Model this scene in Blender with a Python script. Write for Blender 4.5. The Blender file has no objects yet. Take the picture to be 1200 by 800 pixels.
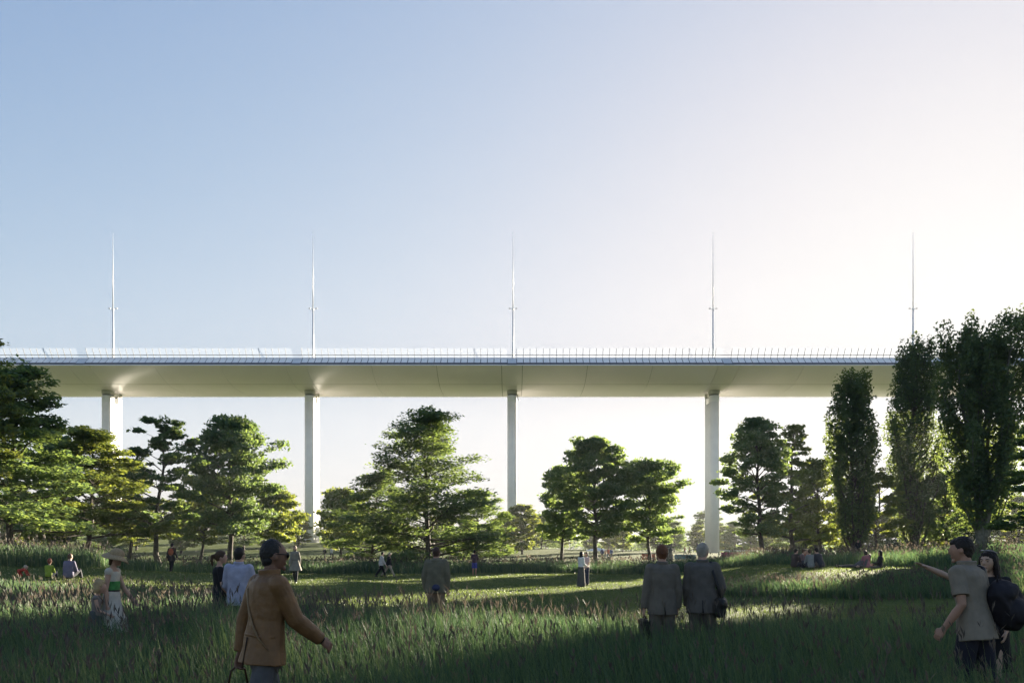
import bpy, bmesh, math, random
import numpy as np
from mathutils import Vector, Matrix, noise as mnoise

random.seed(7)
PI = math.pi
F = 940.0            # focal length in photo pixels (1200 wide)
HZ = 645.0           # horizon row in the photo
EYE = 1.7
scene = bpy.context.scene
COL = scene.collection


# ------------------------------------------------------------------ terrain
def sst(a, b, x):
    t = np.clip((np.asarray(x, float) - a) / (b - a), 0, 1)
    return t * t * (3 - 2 * t)


def g(x, y):
    """ground height"""
    x = np.asarray(x, float)
    y = np.asarray(y, float)
    u = x / np.maximum(y, 12.0)
    far = sst(105, 205, y) * (2.5 - 0.026 * np.clip(x, -90, 90))
    right = sst(0.16, 0.36, u) * sst(25, 33.5, y) * (0.85 + 1.1 * sst(0.40, 0.6, u) * sst(42, 75, y)) * (1 - sst(100, 150, y))
    left = 1.25 * np.exp(-0.5 * (((x + 26) / 9.0) ** 2 + ((y - 36) / 7.0) ** 2))
    left2 = 0.6 * sst(-0.35, -0.6, u) * sst(38, 60, y) * (1 - sst(110, 160, y))
    wob = 0.05 * np.sin(x * 0.31 + 1.3) * np.cos(y * 0.23) + 0.03 * np.sin(x * 0.9 + y * 0.7)
    return far + right + left + left2 + wob * sst(8, 25, y)


def gz(x, y):
    return float(g(x, y))


def px2x(px, Y):
    return (px - 600.0) * Y / F


def py2z(py, Y):
    return EYE + (HZ - py) * Y / F


# ------------------------------------------------------------------ materials
def new_mat(name):
    m = bpy.data.materials.new(name)
    m.use_nodes = True
    nt = m.node_tree
    nt.nodes.clear()
    out = nt.nodes.new('ShaderNodeOutputMaterial')
    return m, nt, out


def N(nt, typ, **kw):
    n = nt.nodes.new(typ)
    for k, v in kw.items():
        if k in n.inputs:
            n.inputs[k].default_value = v
        else:
            setattr(n, k, v)
    return n


def c4(c):
    return (c[0], c[1], c[2], 1.0)


def simple(name, col, rough=0.6, var=0.12, scale=8.0, bump=0.0, bscale=40.0, metal=0.0, spec=0.5):
    """principled with noise variation and optional bump"""
    m, nt, out = new_mat(name)
    p = N(nt, 'ShaderNodeBsdfPrincipled')
    p.inputs['Roughness'].default_value = rough
    p.inputs['Metallic'].default_value = metal
    p.inputs['Specular IOR Level'].default_value = spec
    tc = N(nt, 'ShaderNodeTexCoord')
    nz = N(nt, 'ShaderNodeTexNoise')
    nz.inputs['Scale'].default_value = scale
    nz.inputs['Detail'].default_value = 5
    nt.links.new(tc.outputs['Object'], nz.inputs['Vector'])
    r = N(nt, 'ShaderNodeValToRGB')
    r.color_ramp.elements[0].position = 0.3
    r.color_ramp.elements[1].position = 0.7
    r.color_ramp.elements[0].color = c4([max(0, x * (1 - var)) for x in col])
    r.color_ramp.elements[1].color = c4([min(1, x * (1 + var)) for x in col])
    nt.links.new(nz.outputs['Fac'], r.inputs['Fac'])
    nt.links.new(r.outputs['Color'], p.inputs['Base Color'])
    if bump:
        nb = N(nt, 'ShaderNodeTexNoise')
        nb.inputs['Scale'].default_value = bscale
        nb.inputs['Detail'].default_value = 4
        nt.links.new(tc.outputs['Object'], nb.inputs['Vector'])
        b = N(nt, 'ShaderNodeBump')
        b.inputs['Strength'].default_value = bump
        b.inputs['Distance'].default_value = 0.02
        nt.links.new(nb.outputs['Fac'], b.inputs['Height'])
        nt.links.new(b.outputs['Normal'], p.inputs['Normal'])
    nt.links.new(p.outputs['BSDF'], out.inputs['Surface'])
    return m


def leafy(name, cols, trans=0.4, rough=0.55, objvar=0.0, through=(1.30, 1.0, .42)):
    """two-sided leaf: colour picked per leaf from the attribute 'rnd'"""
    m, nt, out = new_mat(name)
    at = N(nt, 'ShaderNodeAttribute')
    at.attribute_name = 'rnd'
    r = N(nt, 'ShaderNodeValToRGB')
    els = r.color_ramp.elements
    while len(els) < len(cols):
        els.new(0.5)
    for i, c in enumerate(cols):
        els[i].position = i / (len(cols) - 1)
        els[i].color = c4(c)
    nt.links.new(at.outputs['Fac'], r.inputs['Fac'])
    p = N(nt, 'ShaderNodeBsdfPrincipled')
    p.inputs['Roughness'].default_value = rough
    p.inputs['Specular IOR Level'].default_value = 0.35
    col = r.outputs['Color']
    if objvar:
        oi = N(nt, 'ShaderNodeObjectInfo')
        mr = N(nt, 'ShaderNodeMapRange')
        mr.inputs['To Min'].default_value = 1 - objvar
        mr.inputs['To Max'].default_value = 1 + objvar
        nt.links.new(oi.outputs['Random'], mr.inputs['Value'])
        hs = N(nt, 'ShaderNodeHueSaturation')
        nt.links.new(mr.outputs['Result'], hs.inputs['Value'])
        nt.links.new(col, hs.inputs['Color'])
        col = hs.outputs['Color']
    nt.links.new(col, p.inputs['Base Color'])
    t = N(nt, 'ShaderNodeBsdfTranslucent')
    hs2 = N(nt, 'ShaderNodeHueSaturation')
    hs2.inputs['Hue'].default_value = 0.5
    hs2.inputs['Saturation'].default_value = 1.0
    hs2.inputs['Value'].default_value = 1.7
    nt.links.new(col, hs2.inputs['Color'])
    wm = N(nt, 'ShaderNodeMix', data_type='RGBA', blend_type='MULTIPLY')      # light through a leaf is yellower
    wm.inputs[0].default_value = 1
    wm.inputs[7].default_value = c4(through)
    nt.links.new(hs2.outputs['Color'], wm.inputs[6])
    nt.links.new(wm.outputs[2], t.inputs['Color'])
    mx = N(nt, 'ShaderNodeMixShader')
    mx.inputs[0].default_value = trans
    nt.links.new(p.outputs['BSDF'], mx.inputs[1])
    nt.links.new(t.outputs['BSDF'], mx.inputs[2])
    nt.links.new(mx.outputs['Shader'], out.inputs['Surface'])
    return m


M = {}
M['leaf_green'] = leafy('leaf_green', [(0.052, 0.105, 0.064), (0.079, 0.148, 0.075), (0.109, 0.178, 0.087), (0.071, 0.140, 0.107)], .50, objvar=.12)
M['leaf_deep'] = leafy('leaf_deep', [(0.047, 0.098, 0.068), (0.069, 0.130, 0.078), (0.094, 0.160, 0.084), (0.059, 0.122, 0.095)], .48, objvar=.12)
M['leaf_light'] = leafy('leaf_light', [(0.063, 0.110, 0.040), (0.095, 0.150, 0.050), (0.131, 0.180, 0.062), (0.077, 0.135, 0.062)], .48, objvar=.12)
M['leaf_poplar'] = leafy('leaf_poplar', [(0.040, 0.078, 0.047), (0.062, 0.108, 0.055), (0.086, 0.135, 0.062), (0.053, 0.100, 0.065)], .50, objvar=.1)
M['blade'] = leafy('grass_blade', [(.024, .048, .028), (.046, .086, .040), (.080, .128, .050), (.052, .095, .062), (.110, .150, .064), (.165, .185, .085)], .38, .65, through=(.98, 1.0, .80))
M['seed'] = leafy('grass_seed_head', [(.052, .046, .040), (.078, .065, .054), (.11, .092, .068), (.072, .070, .060)], .3, .7, through=(1.0, .96, .90))
M['short_grass'] = leafy('lawn_blade', [(.055, .085, .028), (.080, .112, .034), (.100, .130, .040), (.070, .10, .04)], .4, .5, through=(1.05, 1.0, .65))
M['bark'] = simple('bark', (.075, .062, .050), .9, .35, 6, .8, 14)
M['bark_grey'] = simple('bark_grey', (.12, .115, .10), .9, .35, 5, .8, 12)


def ground_material():
    m, nt, out = new_mat('lawn')
    tc = N(nt, 'ShaderNodeTexCoord')
    p = N(nt, 'ShaderNodeBsdfPrincipled')
    p.inputs['Roughness'].default_value = .9
    p.inputs['Specular IOR Level'].default_value = .04
    n1 = N(nt, 'ShaderNodeTexNoise'); n1.inputs['Scale'].default_value = .09; n1.inputs['Detail'].default_value = 6
    n2 = N(nt, 'ShaderNodeTexNoise'); n2.inputs['Scale'].default_value = 2.3; n2.inputs['Detail'].default_value = 8; n2.inputs['Roughness'].default_value = .7
    for n in (n1, n2):
        nt.links.new(tc.outputs['Object'], n.inputs['Vector'])
    r1 = N(nt, 'ShaderNodeValToRGB')
    r1.color_ramp.elements[0].position = .35; r1.color_ramp.elements[1].position = .66
    r1.color_ramp.elements[0].color = c4((.070, .098, .034)); r1.color_ramp.elements[1].color = c4((.105, .130, .044))
    r2 = N(nt, 'ShaderNodeValToRGB')
    r2.color_ramp.elements[0].position = .3; r2.color_ramp.elements[1].position = .7
    r2.color_ramp.elements[0].color = c4((.55, .6, .5)); r2.color_ramp.elements[1].color = c4((1.15, 1.1, 1.0))
    nt.links.new(n1.outputs['Fac'], r1.inputs['Fac']); nt.links.new(n2.outputs['Fac'], r2.inputs['Fac'])
    mx = N(nt, 'ShaderNodeMix', data_type='RGBA', blend_type='MULTIPLY')
    mx.inputs[0].default_value = 1
    nt.links.new(r1.outputs['Color'], mx.inputs[6]); nt.links.new(r2.outputs['Color'], mx.inputs[7])
    nt.links.new(mx.outputs[2], p.inputs['Base Color'])
    b = N(nt, 'ShaderNodeBump'); b.inputs['Strength'].default_value = .8; b.inputs['Distance'].default_value = .08
    n3 = N(nt, 'ShaderNodeTexNoise'); n3.inputs['Scale'].default_value = 9; n3.inputs['Detail'].default_value = 6
    nt.links.new(tc.outputs['Object'], n3.inputs['Vector'])
    nt.links.new(n3.outputs['Fac'], b.inputs['Height']); nt.links.new(b.outputs['Normal'], p.inputs['Normal'])
    nt.links.new(p.outputs['BSDF'], out.inputs['Surface'])
    return m


M['lawn'] = ground_material()
M['steel_white'] = simple('white_coated_steel', (.82, .755, .80), .30, .03, .25, spec=.6)
M['concrete_white'] = simple('pale_concrete', (.72, .73, .74), .75, .05, .5, .25, 6)
M['concrete_cap'] = simple('cap_concrete', (.42, .42, .36), .8, .06, .7, .2, 6)
M['dark_gap'] = simple('joint_and_gap_shade', (.06, .06, .055), .8)  # deck joints, and the shade painted behind the edge panels
M['bearing'] = simple('bearing_steel', (.07, .07, .075), .5)
M['mast'] = simple('mast_steel', (.62, .66, .70), .4, .03, .5, metal=.1)
M['panel'] = simple('edge_panel', (.94, .93, .90), .3, .05, .4, spec=.6)
M['post'] = simple('screen_post_steel', (.022, .026, .03), .7, .05, .5)
M['asphalt'] = simple('asphalt', (.05, .05, .05), .9)


def glass_mat():
    m, nt, out = new_mat('screen_glass')
    p = N(nt, 'ShaderNodeBsdfTranslucent')
    p.inputs['Color'].default_value = c4((.80, .83, .88))
    t = N(nt, 'ShaderNodeBsdfTransparent')
    t.inputs['Color'].default_value = c4((.96, .97, .98))
    mx = N(nt, 'ShaderNodeMixShader')
    mx.inputs[0].default_value = .019
    nt.links.new(t.outputs['BSDF'], mx.inputs[1]); nt.links.new(p.outputs['BSDF'], mx.inputs[2])
    nt.links.new(mx.outputs['Shader'], out.inputs['Surface'])
    return m


M['glass'] = glass_mat()

CLOTH = {}


def cloth(col, rough=.85, var=.14, bump=.35, bscale=18, key='cloth'):
    k = (tuple(col), rough, bump, bscale)
    if k not in CLOTH:
        CLOTH[k] = simple(key, col, rough, var, 10, bump, bscale, spec=.25)
    return CLOTH[k]


def skin(col):
    return cloth(col, .55, .07, .08, 60, 'skin')


# ------------------------------------------------------------------ mesh helpers
def link(o, parent=None):
    COL.objects.link(o)
    if parent is not None:
        o.parent = parent
    return o


def tag(o, label=None, cat=None, group=None, kind=None):
    if label: o['label'] = label
    if cat: o['category'] = cat
    if group: o['group'] = group
    if kind: o['kind'] = kind
    return o


def empty(name, loc=(0, 0, 0), rz=0.0):
    o = bpy.data.objects.new(name, None)
    o.empty_display_size = .3
    o.location = loc
    o.rotation_euler = (0, 0, rz)
    return link(o)


def np_mesh(name, verts, quads, mats, rnd=None, matidx=None, smooth=False):
    me = bpy.data.meshes.new(name)
    verts = np.asarray(verts, np.float32).reshape(-1, 3)
    quads = np.asarray(quads, np.int32).reshape(-1, 4)
    me.vertices.add(len(verts)); me.vertices.foreach_set('co', verts.ravel())
    me.loops.add(quads.size); me.loops.foreach_set('vertex_index', quads.ravel())
    me.polygons.add(len(quads))
    me.polygons.foreach_set('loop_start', np.arange(0, quads.size, 4, dtype=np.int32))
    me.polygons.foreach_set('loop_total', np.full(len(quads), 4, np.int32))
    if matidx is not None:
        me.polygons.foreach_set('material_index', np.asarray(matidx, np.int32))
    me.polygons.foreach_set('use_smooth', np.full(len(quads), bool(smooth)))
    if rnd is not None:
        a = me.attributes.new('rnd', 'FLOAT', 'FACE')
        a.data.foreach_set('value', np.asarray(rnd, np.float32))
    for m in (mats if isinstance(mats, (list, tuple)) else [mats]):
        me.materials.append(m)
    me.update(calc_edges=True)
    return me


def bm_obj(name, bm, mats, parent=None, smooth=False, loc=None):
    me = bpy.data.meshes.new(name)
    bmesh.ops.recalc_face_normals(bm, faces=bm.faces)
    bm.to_mesh(me); bm.free()
    if smooth:
        me.polygons.foreach_set('use_smooth', [True] * len(me.polygons))
    for m in (mats if isinstance(mats, (list, tuple)) else [mats]):
        me.materials.append(m)
    o = bpy.data.objects.new(name, me)
    if loc: o.location = loc
    return link(o, parent)


def add_box(bm, x0, x1, y0, y1, z0, z1, mi=0):
    v = [bm.verts.new((x, y, z)) for z in (z0, z1) for y in (y0, y1) for x in (x0, x1)]
    for f in ((0, 2, 3, 1), (4, 5, 7, 6), (0, 1, 5, 4), (2, 6, 7, 3), (0, 4, 6, 2), (1, 3, 7, 5)):
        bm.faces.new([v[i] for i in f]).material_index = mi


def add_prism_x(bm, x0, x1, prof, mi=0):
    """closed (y,z) profile swept along x"""
    a = [bm.verts.new((x0, y, z)) for y, z in prof]
    b = [bm.verts.new((x1, y, z)) for y, z in prof]
    n = len(prof)
    for i in range(n):
        bm.faces.new((a[i], a[(i + 1) % n], b[(i + 1) % n], b[i])).material_index = mi
    bm.faces.new(a[::-1]).material_index = mi
    bm.faces.new(b).material_index = mi


def loft(bm, pts, radii, hint=(1, 0, 0), n=12, mi=0, cap=.35):
    """tube through pts with elliptical radii (a along hint, b across); closed, domed ends"""
    pts = [Vector(p) for p in pts]
    hint = Vector(hint)
    rings = []
    m = len(pts)
    for i, p in enumerate(pts):
        t = (pts[min(i + 1, m - 1)] - pts[max(i - 1, 0)]).normalized()
        h = hint - t * hint.dot(t)
        if h.length < 1e-4:
            h = Vector((0, 1, 0)) - t * t.y
        h.normalize()
        w = t.cross(h)
        r = radii[i]
        a, b = r if isinstance(r, (tuple, list)) else (r, r)
        rings.append([bm.verts.new(p + h * a * math.cos(2 * PI * k / n) + w * b * math.sin(2 * PI * k / n)) for k in range(n)])
    for i in range(m - 1):
        for k in range(n):
            bm.faces.new((rings[i][k], rings[i][(k + 1) % n], rings[i + 1][(k + 1) % n], rings[i + 1][k])).material_index = mi
    for end, ring in ((0, rings[0]), (-1, rings[-1])):
        t = (pts[0] - pts[1]) if end == 0 else (pts[-1] - pts[-2])
        t.normalize()
        r = radii[end]
        rr = min(r) if isinstance(r, (tuple, list)) else r
        c = bm.verts.new(pts[end] + t * rr * cap)
        for k in range(n):
            q = (ring[(k + 1) % n], ring[k], c) if end == 0 else (ring[k], ring[(k + 1) % n], c)
            bm.faces.new(q).material_index = mi


def ellipsoid(bm, c, r, rot=None, n=14, m=10, fn=None, mi=0):
    c = Vector(c)
    rows = []
    for i in range(m + 1):
        th = PI * i / m
        if i in (0, m):
            p = Vector((0, 0, math.cos(th)))
            p = fn(p) if fn else p
            p = Vector((p.x * r[0], p.y * r[1], p.z * r[2]))
            if rot: p = rot @ p
            rows.append([bm.verts.new(c + p)])
            continue
        row = []
        for k in range(n):
            ph = 2 * PI * k / n
            p = Vector((math.sin(th) * math.cos(ph), math.sin(th) * math.sin(ph), math.cos(th)))
            p = fn(p) if fn else p
            p = Vector((p.x * r[0], p.y * r[1], p.z * r[2]))
            if rot: p = rot @ p
            row.append(bm.verts.new(c + p))
        rows.append(row)
    for i in range(m):
        A, B = rows[i], rows[i + 1]
        for k in range(n):
            k2 = (k + 1) % n
            if len(A) == 1:
                bm.faces.new((A[0], B[k], B[k2])).material_index = mi
            elif len(B) == 1:
                bm.faces.new((A[k], B[0], A[k2])).material_index = mi
            else:
                bm.faces.new((A[k], B[k], B[k2], A[k2])).material_index = mi


def vnoise(p):
    """value noise in -1..1 at the rows of p"""
    i = np.floor(p).astype(np.int64); f = p - i
    f = f * f * (3 - 2 * f)

    def h(a, b, c):
        n = (a * 374761393 + b * 668265263 + c * 2147483647 + 1013904223) & 0xffffffff
        n = ((n ^ (n >> 13)) * 1274126177) & 0xffffffff
        n = n ^ (n >> 16)
        return (n & 0xffff) / 32767.5 - 1
    r = 0
    for dx in (0, 1):
        for dy in (0, 1):
            for dz in (0, 1):
                w = (f[:, 0] if dx else 1 - f[:, 0]) * (f[:, 1] if dy else 1 - f[:, 1]) * (f[:, 2] if dz else 1 - f[:, 2])
                r = r + w * h(i[:, 0] + dx, i[:, 1] + dy, i[:, 2] + dz)
    return r


def remeshed(name, bm, voxel, mat, parent, smooth_iter=3, wrinkle=0.0, wscale=9.0, seed=0):
    """union of the closed shells in bm, as one smooth surface"""
    me = bpy.data.meshes.new('tmp')
    bmesh.ops.recalc_face_normals(bm, faces=bm.faces)
    bm.to_mesh(me); bm.free()
    o = bpy.data.objects.new('tmp', me)
    COL.objects.link(o)
    r = o.modifiers.new('r', 'REMESH'); r.mode = 'VOXEL'; r.voxel_size = voxel; r.use_smooth_shade = True
    s = o.modifiers.new('s', 'SMOOTH'); s.factor = .5; s.iterations = smooth_iter
    dg = bpy.context.evaluated_depsgraph_get()
    ev = o.evaluated_get(dg)
    out = bpy.data.meshes.new_from_object(ev)
    out.name = name
    bpy.data.objects.remove(o); bpy.data.meshes.remove(me)
    if wrinkle:
        nv = len(out.vertices)
        co = np.empty(nv * 3, np.float32); out.vertices.foreach_get('co', co); co = co.reshape(-1, 3)
        no = np.empty(nv * 3, np.float32); out.vertex_normals.foreach_get('vector', no); no = no.reshape(-1, 3)
        p = co * wscale + np.array([seed * 3.1, seed * 1.7, seed * .9])
        p[:, 2] = p[:, 2] * .55 + p[:, 0] * .5
        d = np.abs(vnoise(p)) + .5 * vnoise(p * 2.3) - .3
        out.vertices.foreach_set('co', (co + no * (d * wrinkle)[:, None]).astype(np.float32).ravel())
    out.materials.clear()
    out.materials.append(mat)
    out.polygons.foreach_set('use_smooth', [True] * len(out.polygons))
    out.update()
    ob = bpy.data.objects.new(name, out)
    return link(ob, parent)


# ------------------------------------------------------------------ people
SK_LIGHT = (.50, .32, .24)
SK_MID = (.33, .19, .13)
SK_DARK = (.17, .095, .065)


class Fig:
    pass


def V(*a):
    return Vector(a)


STAND = dict(
    ual=(-.12, .0, -1), fal=(-.04, .18, -1), uar=(.12, .0, -1), far=(.04, .18, -1),
    tl=(-.03, .03, -1), sl=(0, -.04, -1), tr=(.03, .03, -1), sr=(0, -.04, -1), lean=0, side=0, twist=0, hyaw=0, hpitch=0, pelvis=None)


def pose(**kw):
    d = dict(STAND); d.update(kw); return d


def walk(s=1, a=.45, **kw):
    return pose(tl=(-.02, a * s, -1), sl=(0, a * s - (.10 if s > 0 else .35), -1), tr=(.02, -a * s, -1), sr=(0, -a * s - (.35 if s > 0 else .10), -1),
                ual=(-.12, -.4 * s, -1), fal=(-.02, -.15 * s + .15, -1), uar=(.12, .4 * s, -1), far=(.02, .4 * s + .25, -1), lean=4, **kw)


SIT = dict(tl=(-.3, .85, .50), sl=(.12, .45, -.88), tr=(.3, .85, .50), sr=(-.12, .45, -.88), pelvis=.13, lean=8,
           ual=(-.2, .45, -1), fal=(.25, .8, -.25), uar=(.2, .45, -1), far=(-.25, .8, -.25))


def sit(**kw):
    d = dict(STAND); d.update(SIT); d.update(kw); return d


def person(label, px, Y, heading, H, P, top=None, bottom=None, skin_c=SK_LIGHT, hair=None, fem=False, vox=.011, group=None, dz=0.0, X=None, face=False, shoes=(.03, .028, .025), wr=0.0, stout=1.0):
    """One figure. heading: degrees, 0 = looking away (+Y), 90 = looking left (-X). top/bottom/hair: dicts."""
    s = H / 1.75
    x = px2x(px, Y) if X is None else X
    z0 = gz(x, Y) + dz
    px = px or 0
    root = empty('person', (x, Y, z0), math.radians(heading))
    tag(root, label, 'person', group)
    fg = Fig(); fg.root = root; fg.s = s; fg.vox = vox
    sh = .165 * s * (.88 if fem else 1.0)
    n = lambda v: Vector(v).normalized()
    TH, SHN, UA, FA = .43 * s, .42 * s, .30 * s, .265 * s
    # legs first
    hipw = .085 * s
    dl = n(P['tl']) * TH; d2l = n(P['sl']) * SHN
    dr = n(P['tr']) * TH; d2r = n(P['sr']) * SHN
    if P['pelvis'] is None:
        pz = max(-(dl + d2l).z, -(dr + d2r).z) + .075 * s + .02
    else:
        pz = P['pelvis'] * s
    pel = V(0, 0, pz)
    R = Matrix.Rotation(math.radians(-P['lean']), 3, 'X') @ Matrix.Rotation(math.radians(P['side']), 3, 'Y')
    RT = R @ Matrix.Rotation(math.radians(P['twist']), 3, 'Z')
    fg.R = RT
    hipL = pel + V(-hipw, 0, -.03 * s); hipR = pel + V(hipw, 0, -.03 * s)
    kneL = hipL + dl; ankL = kneL + d2l; kneR = hipR + dr; ankR = kneR + d2r
    neck = pel + R @ V(0, 0, .52 * s)
    shL = pel + RT @ V(-sh, 0, .475 * s); shR = pel + RT @ V(sh, 0, .475 * s)
    elL = shL + RT @ (n(P['ual']) * UA); wrL = elL + RT @ (n(P['fal']) * FA)
    elR = shR + RT @ (n(P['uar']) * UA); wrR = elR + RT @ (n(P['far']) * FA)
    HR = R @ Matrix.Rotation(math.radians(P['hyaw']), 3, 'Z') @ Matrix.Rotation(math.radians(-P['hpitch'] + P['lean'] * .6), 3, 'X')
    hs = s * (.97 if fem else 1.0) if H > 1.4 else s * 1.35
    headc = neck + R @ V(0, .012 * s, .035 * s) + HR @ V(0, .022 * hs, .138 * hs)
    fg.HR, fg.headc, fg.hs = HR, headc, hs
    fg.neck, fg.shL, fg.shR, fg.elL, fg.elR, fg.wrL, fg.wrR, fg.pel = neck, shL, shR, elL, elR, wrL, wrR, pel
    fg.kneL, fg.kneR, fg.ankL, fg.ankR, fg.hipL, fg.hipR = kneL, kneR, ankL, ankR, hipL, hipR
    xax = RT @ V(1, 0, 0)
    wf = .86 if fem else stout
    rings = [(-.09, .12, .09), (0, .160 * (1.03 if fem else stout), .112), (.1, .150 * (1.0 if fem else stout), .108 * stout), (.2, .138 * wf, .098 * wf * stout), (.33, .155 * wf, .108 * wf), (.43, .168 * wf, .108), (.485, .160 * wf, .092), (.515, .10 * wf, .068), (.545, .056, .055)]
    fg.rings = rings

    def torso(bm, t0, t1, inf, cap=.25, scale=1.0):
        pts, rad = [], []
        ts = [r[0] for r in rings]
        zs = sorted(set([t0, t1] + [t for t in ts if t0 < t < t1]))
        for t in zs:
            a = float(np.interp(t, ts, [r[1] for r in rings])); b = float(np.interp(t, ts, [r[2] for r in rings]))
            base = R if t < .15 else RT
            pts.append(pel + base @ V(0, 0, t * s)); rad.append(((a + inf) * s * scale, (b + inf) * s * scale))
        loft(bm, pts, rad, xax, 18, cap=cap)
    fg.torso = torso
    # ---- body
    bm = bmesh.new()
    torso(bm, -.09, .545, 0)
    loft(bm, [neck - R @ V(0, 0, .05 * s), neck + R @ V(0, .004, .02 * s), headc - HR @ V(0, .02 * hs, .05 * hs)], [.062 * s * wf, .054 * s * wf, .052 * s * wf], xax)

    def headfn(p):
        q = p.copy()
        if q.z < 0:
            q.x *= 1 - .34 * (-q.z) ** 1.3
            q.y = q.y * (1 - .12 * (-q.z)) + .05 * (-q.z)
        else:
            q.y -= .06 * q.z
        return q
    hw, hd, hh = .076 * hs, .096 * hs, .118 * hs
    ellipsoid(bm, headc, (hw, hd, hh), HR, 18, 14, headfn)
    hv = lambda a, b, c: headc + HR @ V(a * hs, b * hs, c * hs)
    loft(bm, [hv(0, .090, .016), hv(0, .100, -.012), hv(0, .094, -.026)], [(.008 * hs, .008 * hs), (.014 * hs, .011 * hs), (.011 * hs, .007 * hs)], HR @ V(1, 0, 0), 8)
    for k in (-1, 1):
        ellipsoid(bm, hv(.074 * k, -.008, -.008), (.012 * hs, .019 * hs, .031 * hs), HR, 10, 8)
    ellipsoid(bm, hv(0, .078, .028), (.045 * hs, .018 * hs, .010 * hs), HR, 10, 6)       # brow
    ellipsoid(bm, hv(0, .083, -.058), (.024 * hs, .010 * hs, .010 * hs), HR, 10, 6)
    ellipsoid(bm, hv(0, .072, -.095), (.024 * hs, .018 * hs, .018 * hs), HR, 10, 6)      # mouth
    yoke(bm, shL, shR, neck, R, s, wf, 0)
    for sd, S_, E_, W_, hd_ in ((-1, shL, elL, wrL, 'fal'), (1, shR, elR, wrR, 'far')):
        mid = (S_ + E_) / 2; fm = E_ + (W_ - E_) * .35
        ar = .9 if fem else 1.0
        loft(bm, [S_, mid, E_, fm, W_], [.054 * s * ar, .046 * s * ar, .038 * s * ar, .041 * s * ar, .027 * s * ar], xax)
        hand(bm, fg, W_, (W_ - E_).normalized(), sd, P.get('palmL' if sd < 0 else 'palmR'), s * (.9 if fem else 1), RT, P.get('curlL' if sd < 0 else 'curlR', .5))
    lr = .95 if fem else stout ** .5
    for Hp, K, A in ((hipL, kneL, ankL), (hipR, kneR, ankR)):
        loft(bm, [Hp, (Hp + K) / 2, K, K + (A - K) * .3, A], [.088 * s * lr, .076 * s * lr, .055 * s, .056 * s, .036 * s], xax)
        sd = (A - K).normalized()
        if abs(sd.z) > .55:
            fw = V(0, 1, 0)
        else:
            fw = V(0, .3, 1).normalized()
        toe = A + fw * .165 * s - V(0, 0, .05 * s); heel = A - fw * .05 * s - V(0, 0, .045 * s)
        loft(bm, [heel, A + fw * .03 * s - V(0, 0, .025 * s), A + fw * .1 * s - V(0, 0, .045 * s), toe], [.030 * s, (.036 * s, .042 * s), (.042 * s, .030 * s), (.034 * s, .020 * s)], V(1, 0, 0))
        fg.foot = (heel, toe)
    body = remeshed('body', bm, vox, skin(skin_c), root, 2)
    if shoes is not None:
        for K, A in ((kneL, ankL), (kneR, ankR)):
            bm = bmesh.new()
            sd = (A - K).normalized()
            fw = V(0, 1, 0) if abs(sd.z) > .55 else V(0, .3, 1).normalized()
            toe = A + fw * .175 * s - V(0, 0, .05 * s); heel = A - fw * .055 * s - V(0, 0, .045 * s)
            loft(bm, [heel, A + fw * .03 * s - V(0, 0, .03 * s), A + fw * .1 * s - V(0, 0, .045 * s), toe], [.040 * s, (.046 * s, .05 * s), (.050 * s, .038 * s), (.042 * s, .028 * s)], V(1, 0, 0))
            remeshed('shoe', bm, max(vox, .012), cloth(shoes, .5, .1, .1, 30, 'shoe_leather'), root, 2)
    # ---- trousers / skirt
    if bottom:
        bm = bmesh.new(); t = bottom['type']
        if t in ('trousers', 'shorts'):
            torso(bm, -.09, .14, .012)
            le = bottom.get('len', .96 if t == 'trousers' else .35)
            for Hp, K, A in ((hipL, kneL, ankL), (hipR, kneR, ankR)):
                if t == 'shorts':
                    loft(bm, [Hp, Hp + (K - Hp) * .5, Hp + (K - Hp) * .85], [.10 * s * lr, .095 * s, .09 * s], xax)
                else:
                    loft(bm, [Hp, (Hp + K) / 2, K, K + (A - K) * .5, K + (A - K) * le], [.10 * s * lr, .092 * s * lr, .076 * s, .070 * s, .066 * s], xax)
        else:
            L = bottom['len'] * s; fl = bottom.get('flare', .08) * s
            sw = Vector(bottom.get('swing', (0, 0, 0)))
            pts, rad = [], []
            top_t = bottom.get('top', .17)
            for i in range(9):
                q = i / 8
                z = top_t * s * (1 - q) - L * q
                if z > 0:
                    a = float(np.interp(z / s, [r[0] for r in rings], [r[1] for r in rings])) + .014; b = float(np.interp(z / s, [r[0] for r in rings], [r[2] for r in rings])) + .014
                    a *= s; b *= s
                else:
                    a = .178 * s + fl * (-z / L); b = .13 * s + fl * 1.1 * (-z / L)
                pts.append(pel + V(0, 0, z) + sw * max(0, -z / L)); rad.append((a, b))
            loft(bm, pts, rad, V(1, 0, 0), 24, cap=.02)
        remeshed(bottom.get('name', t), bm, vox, cloth(bottom['col'], bottom.get('rough', .85)), root, 3, wr * .8, 8, seed=px)
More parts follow.
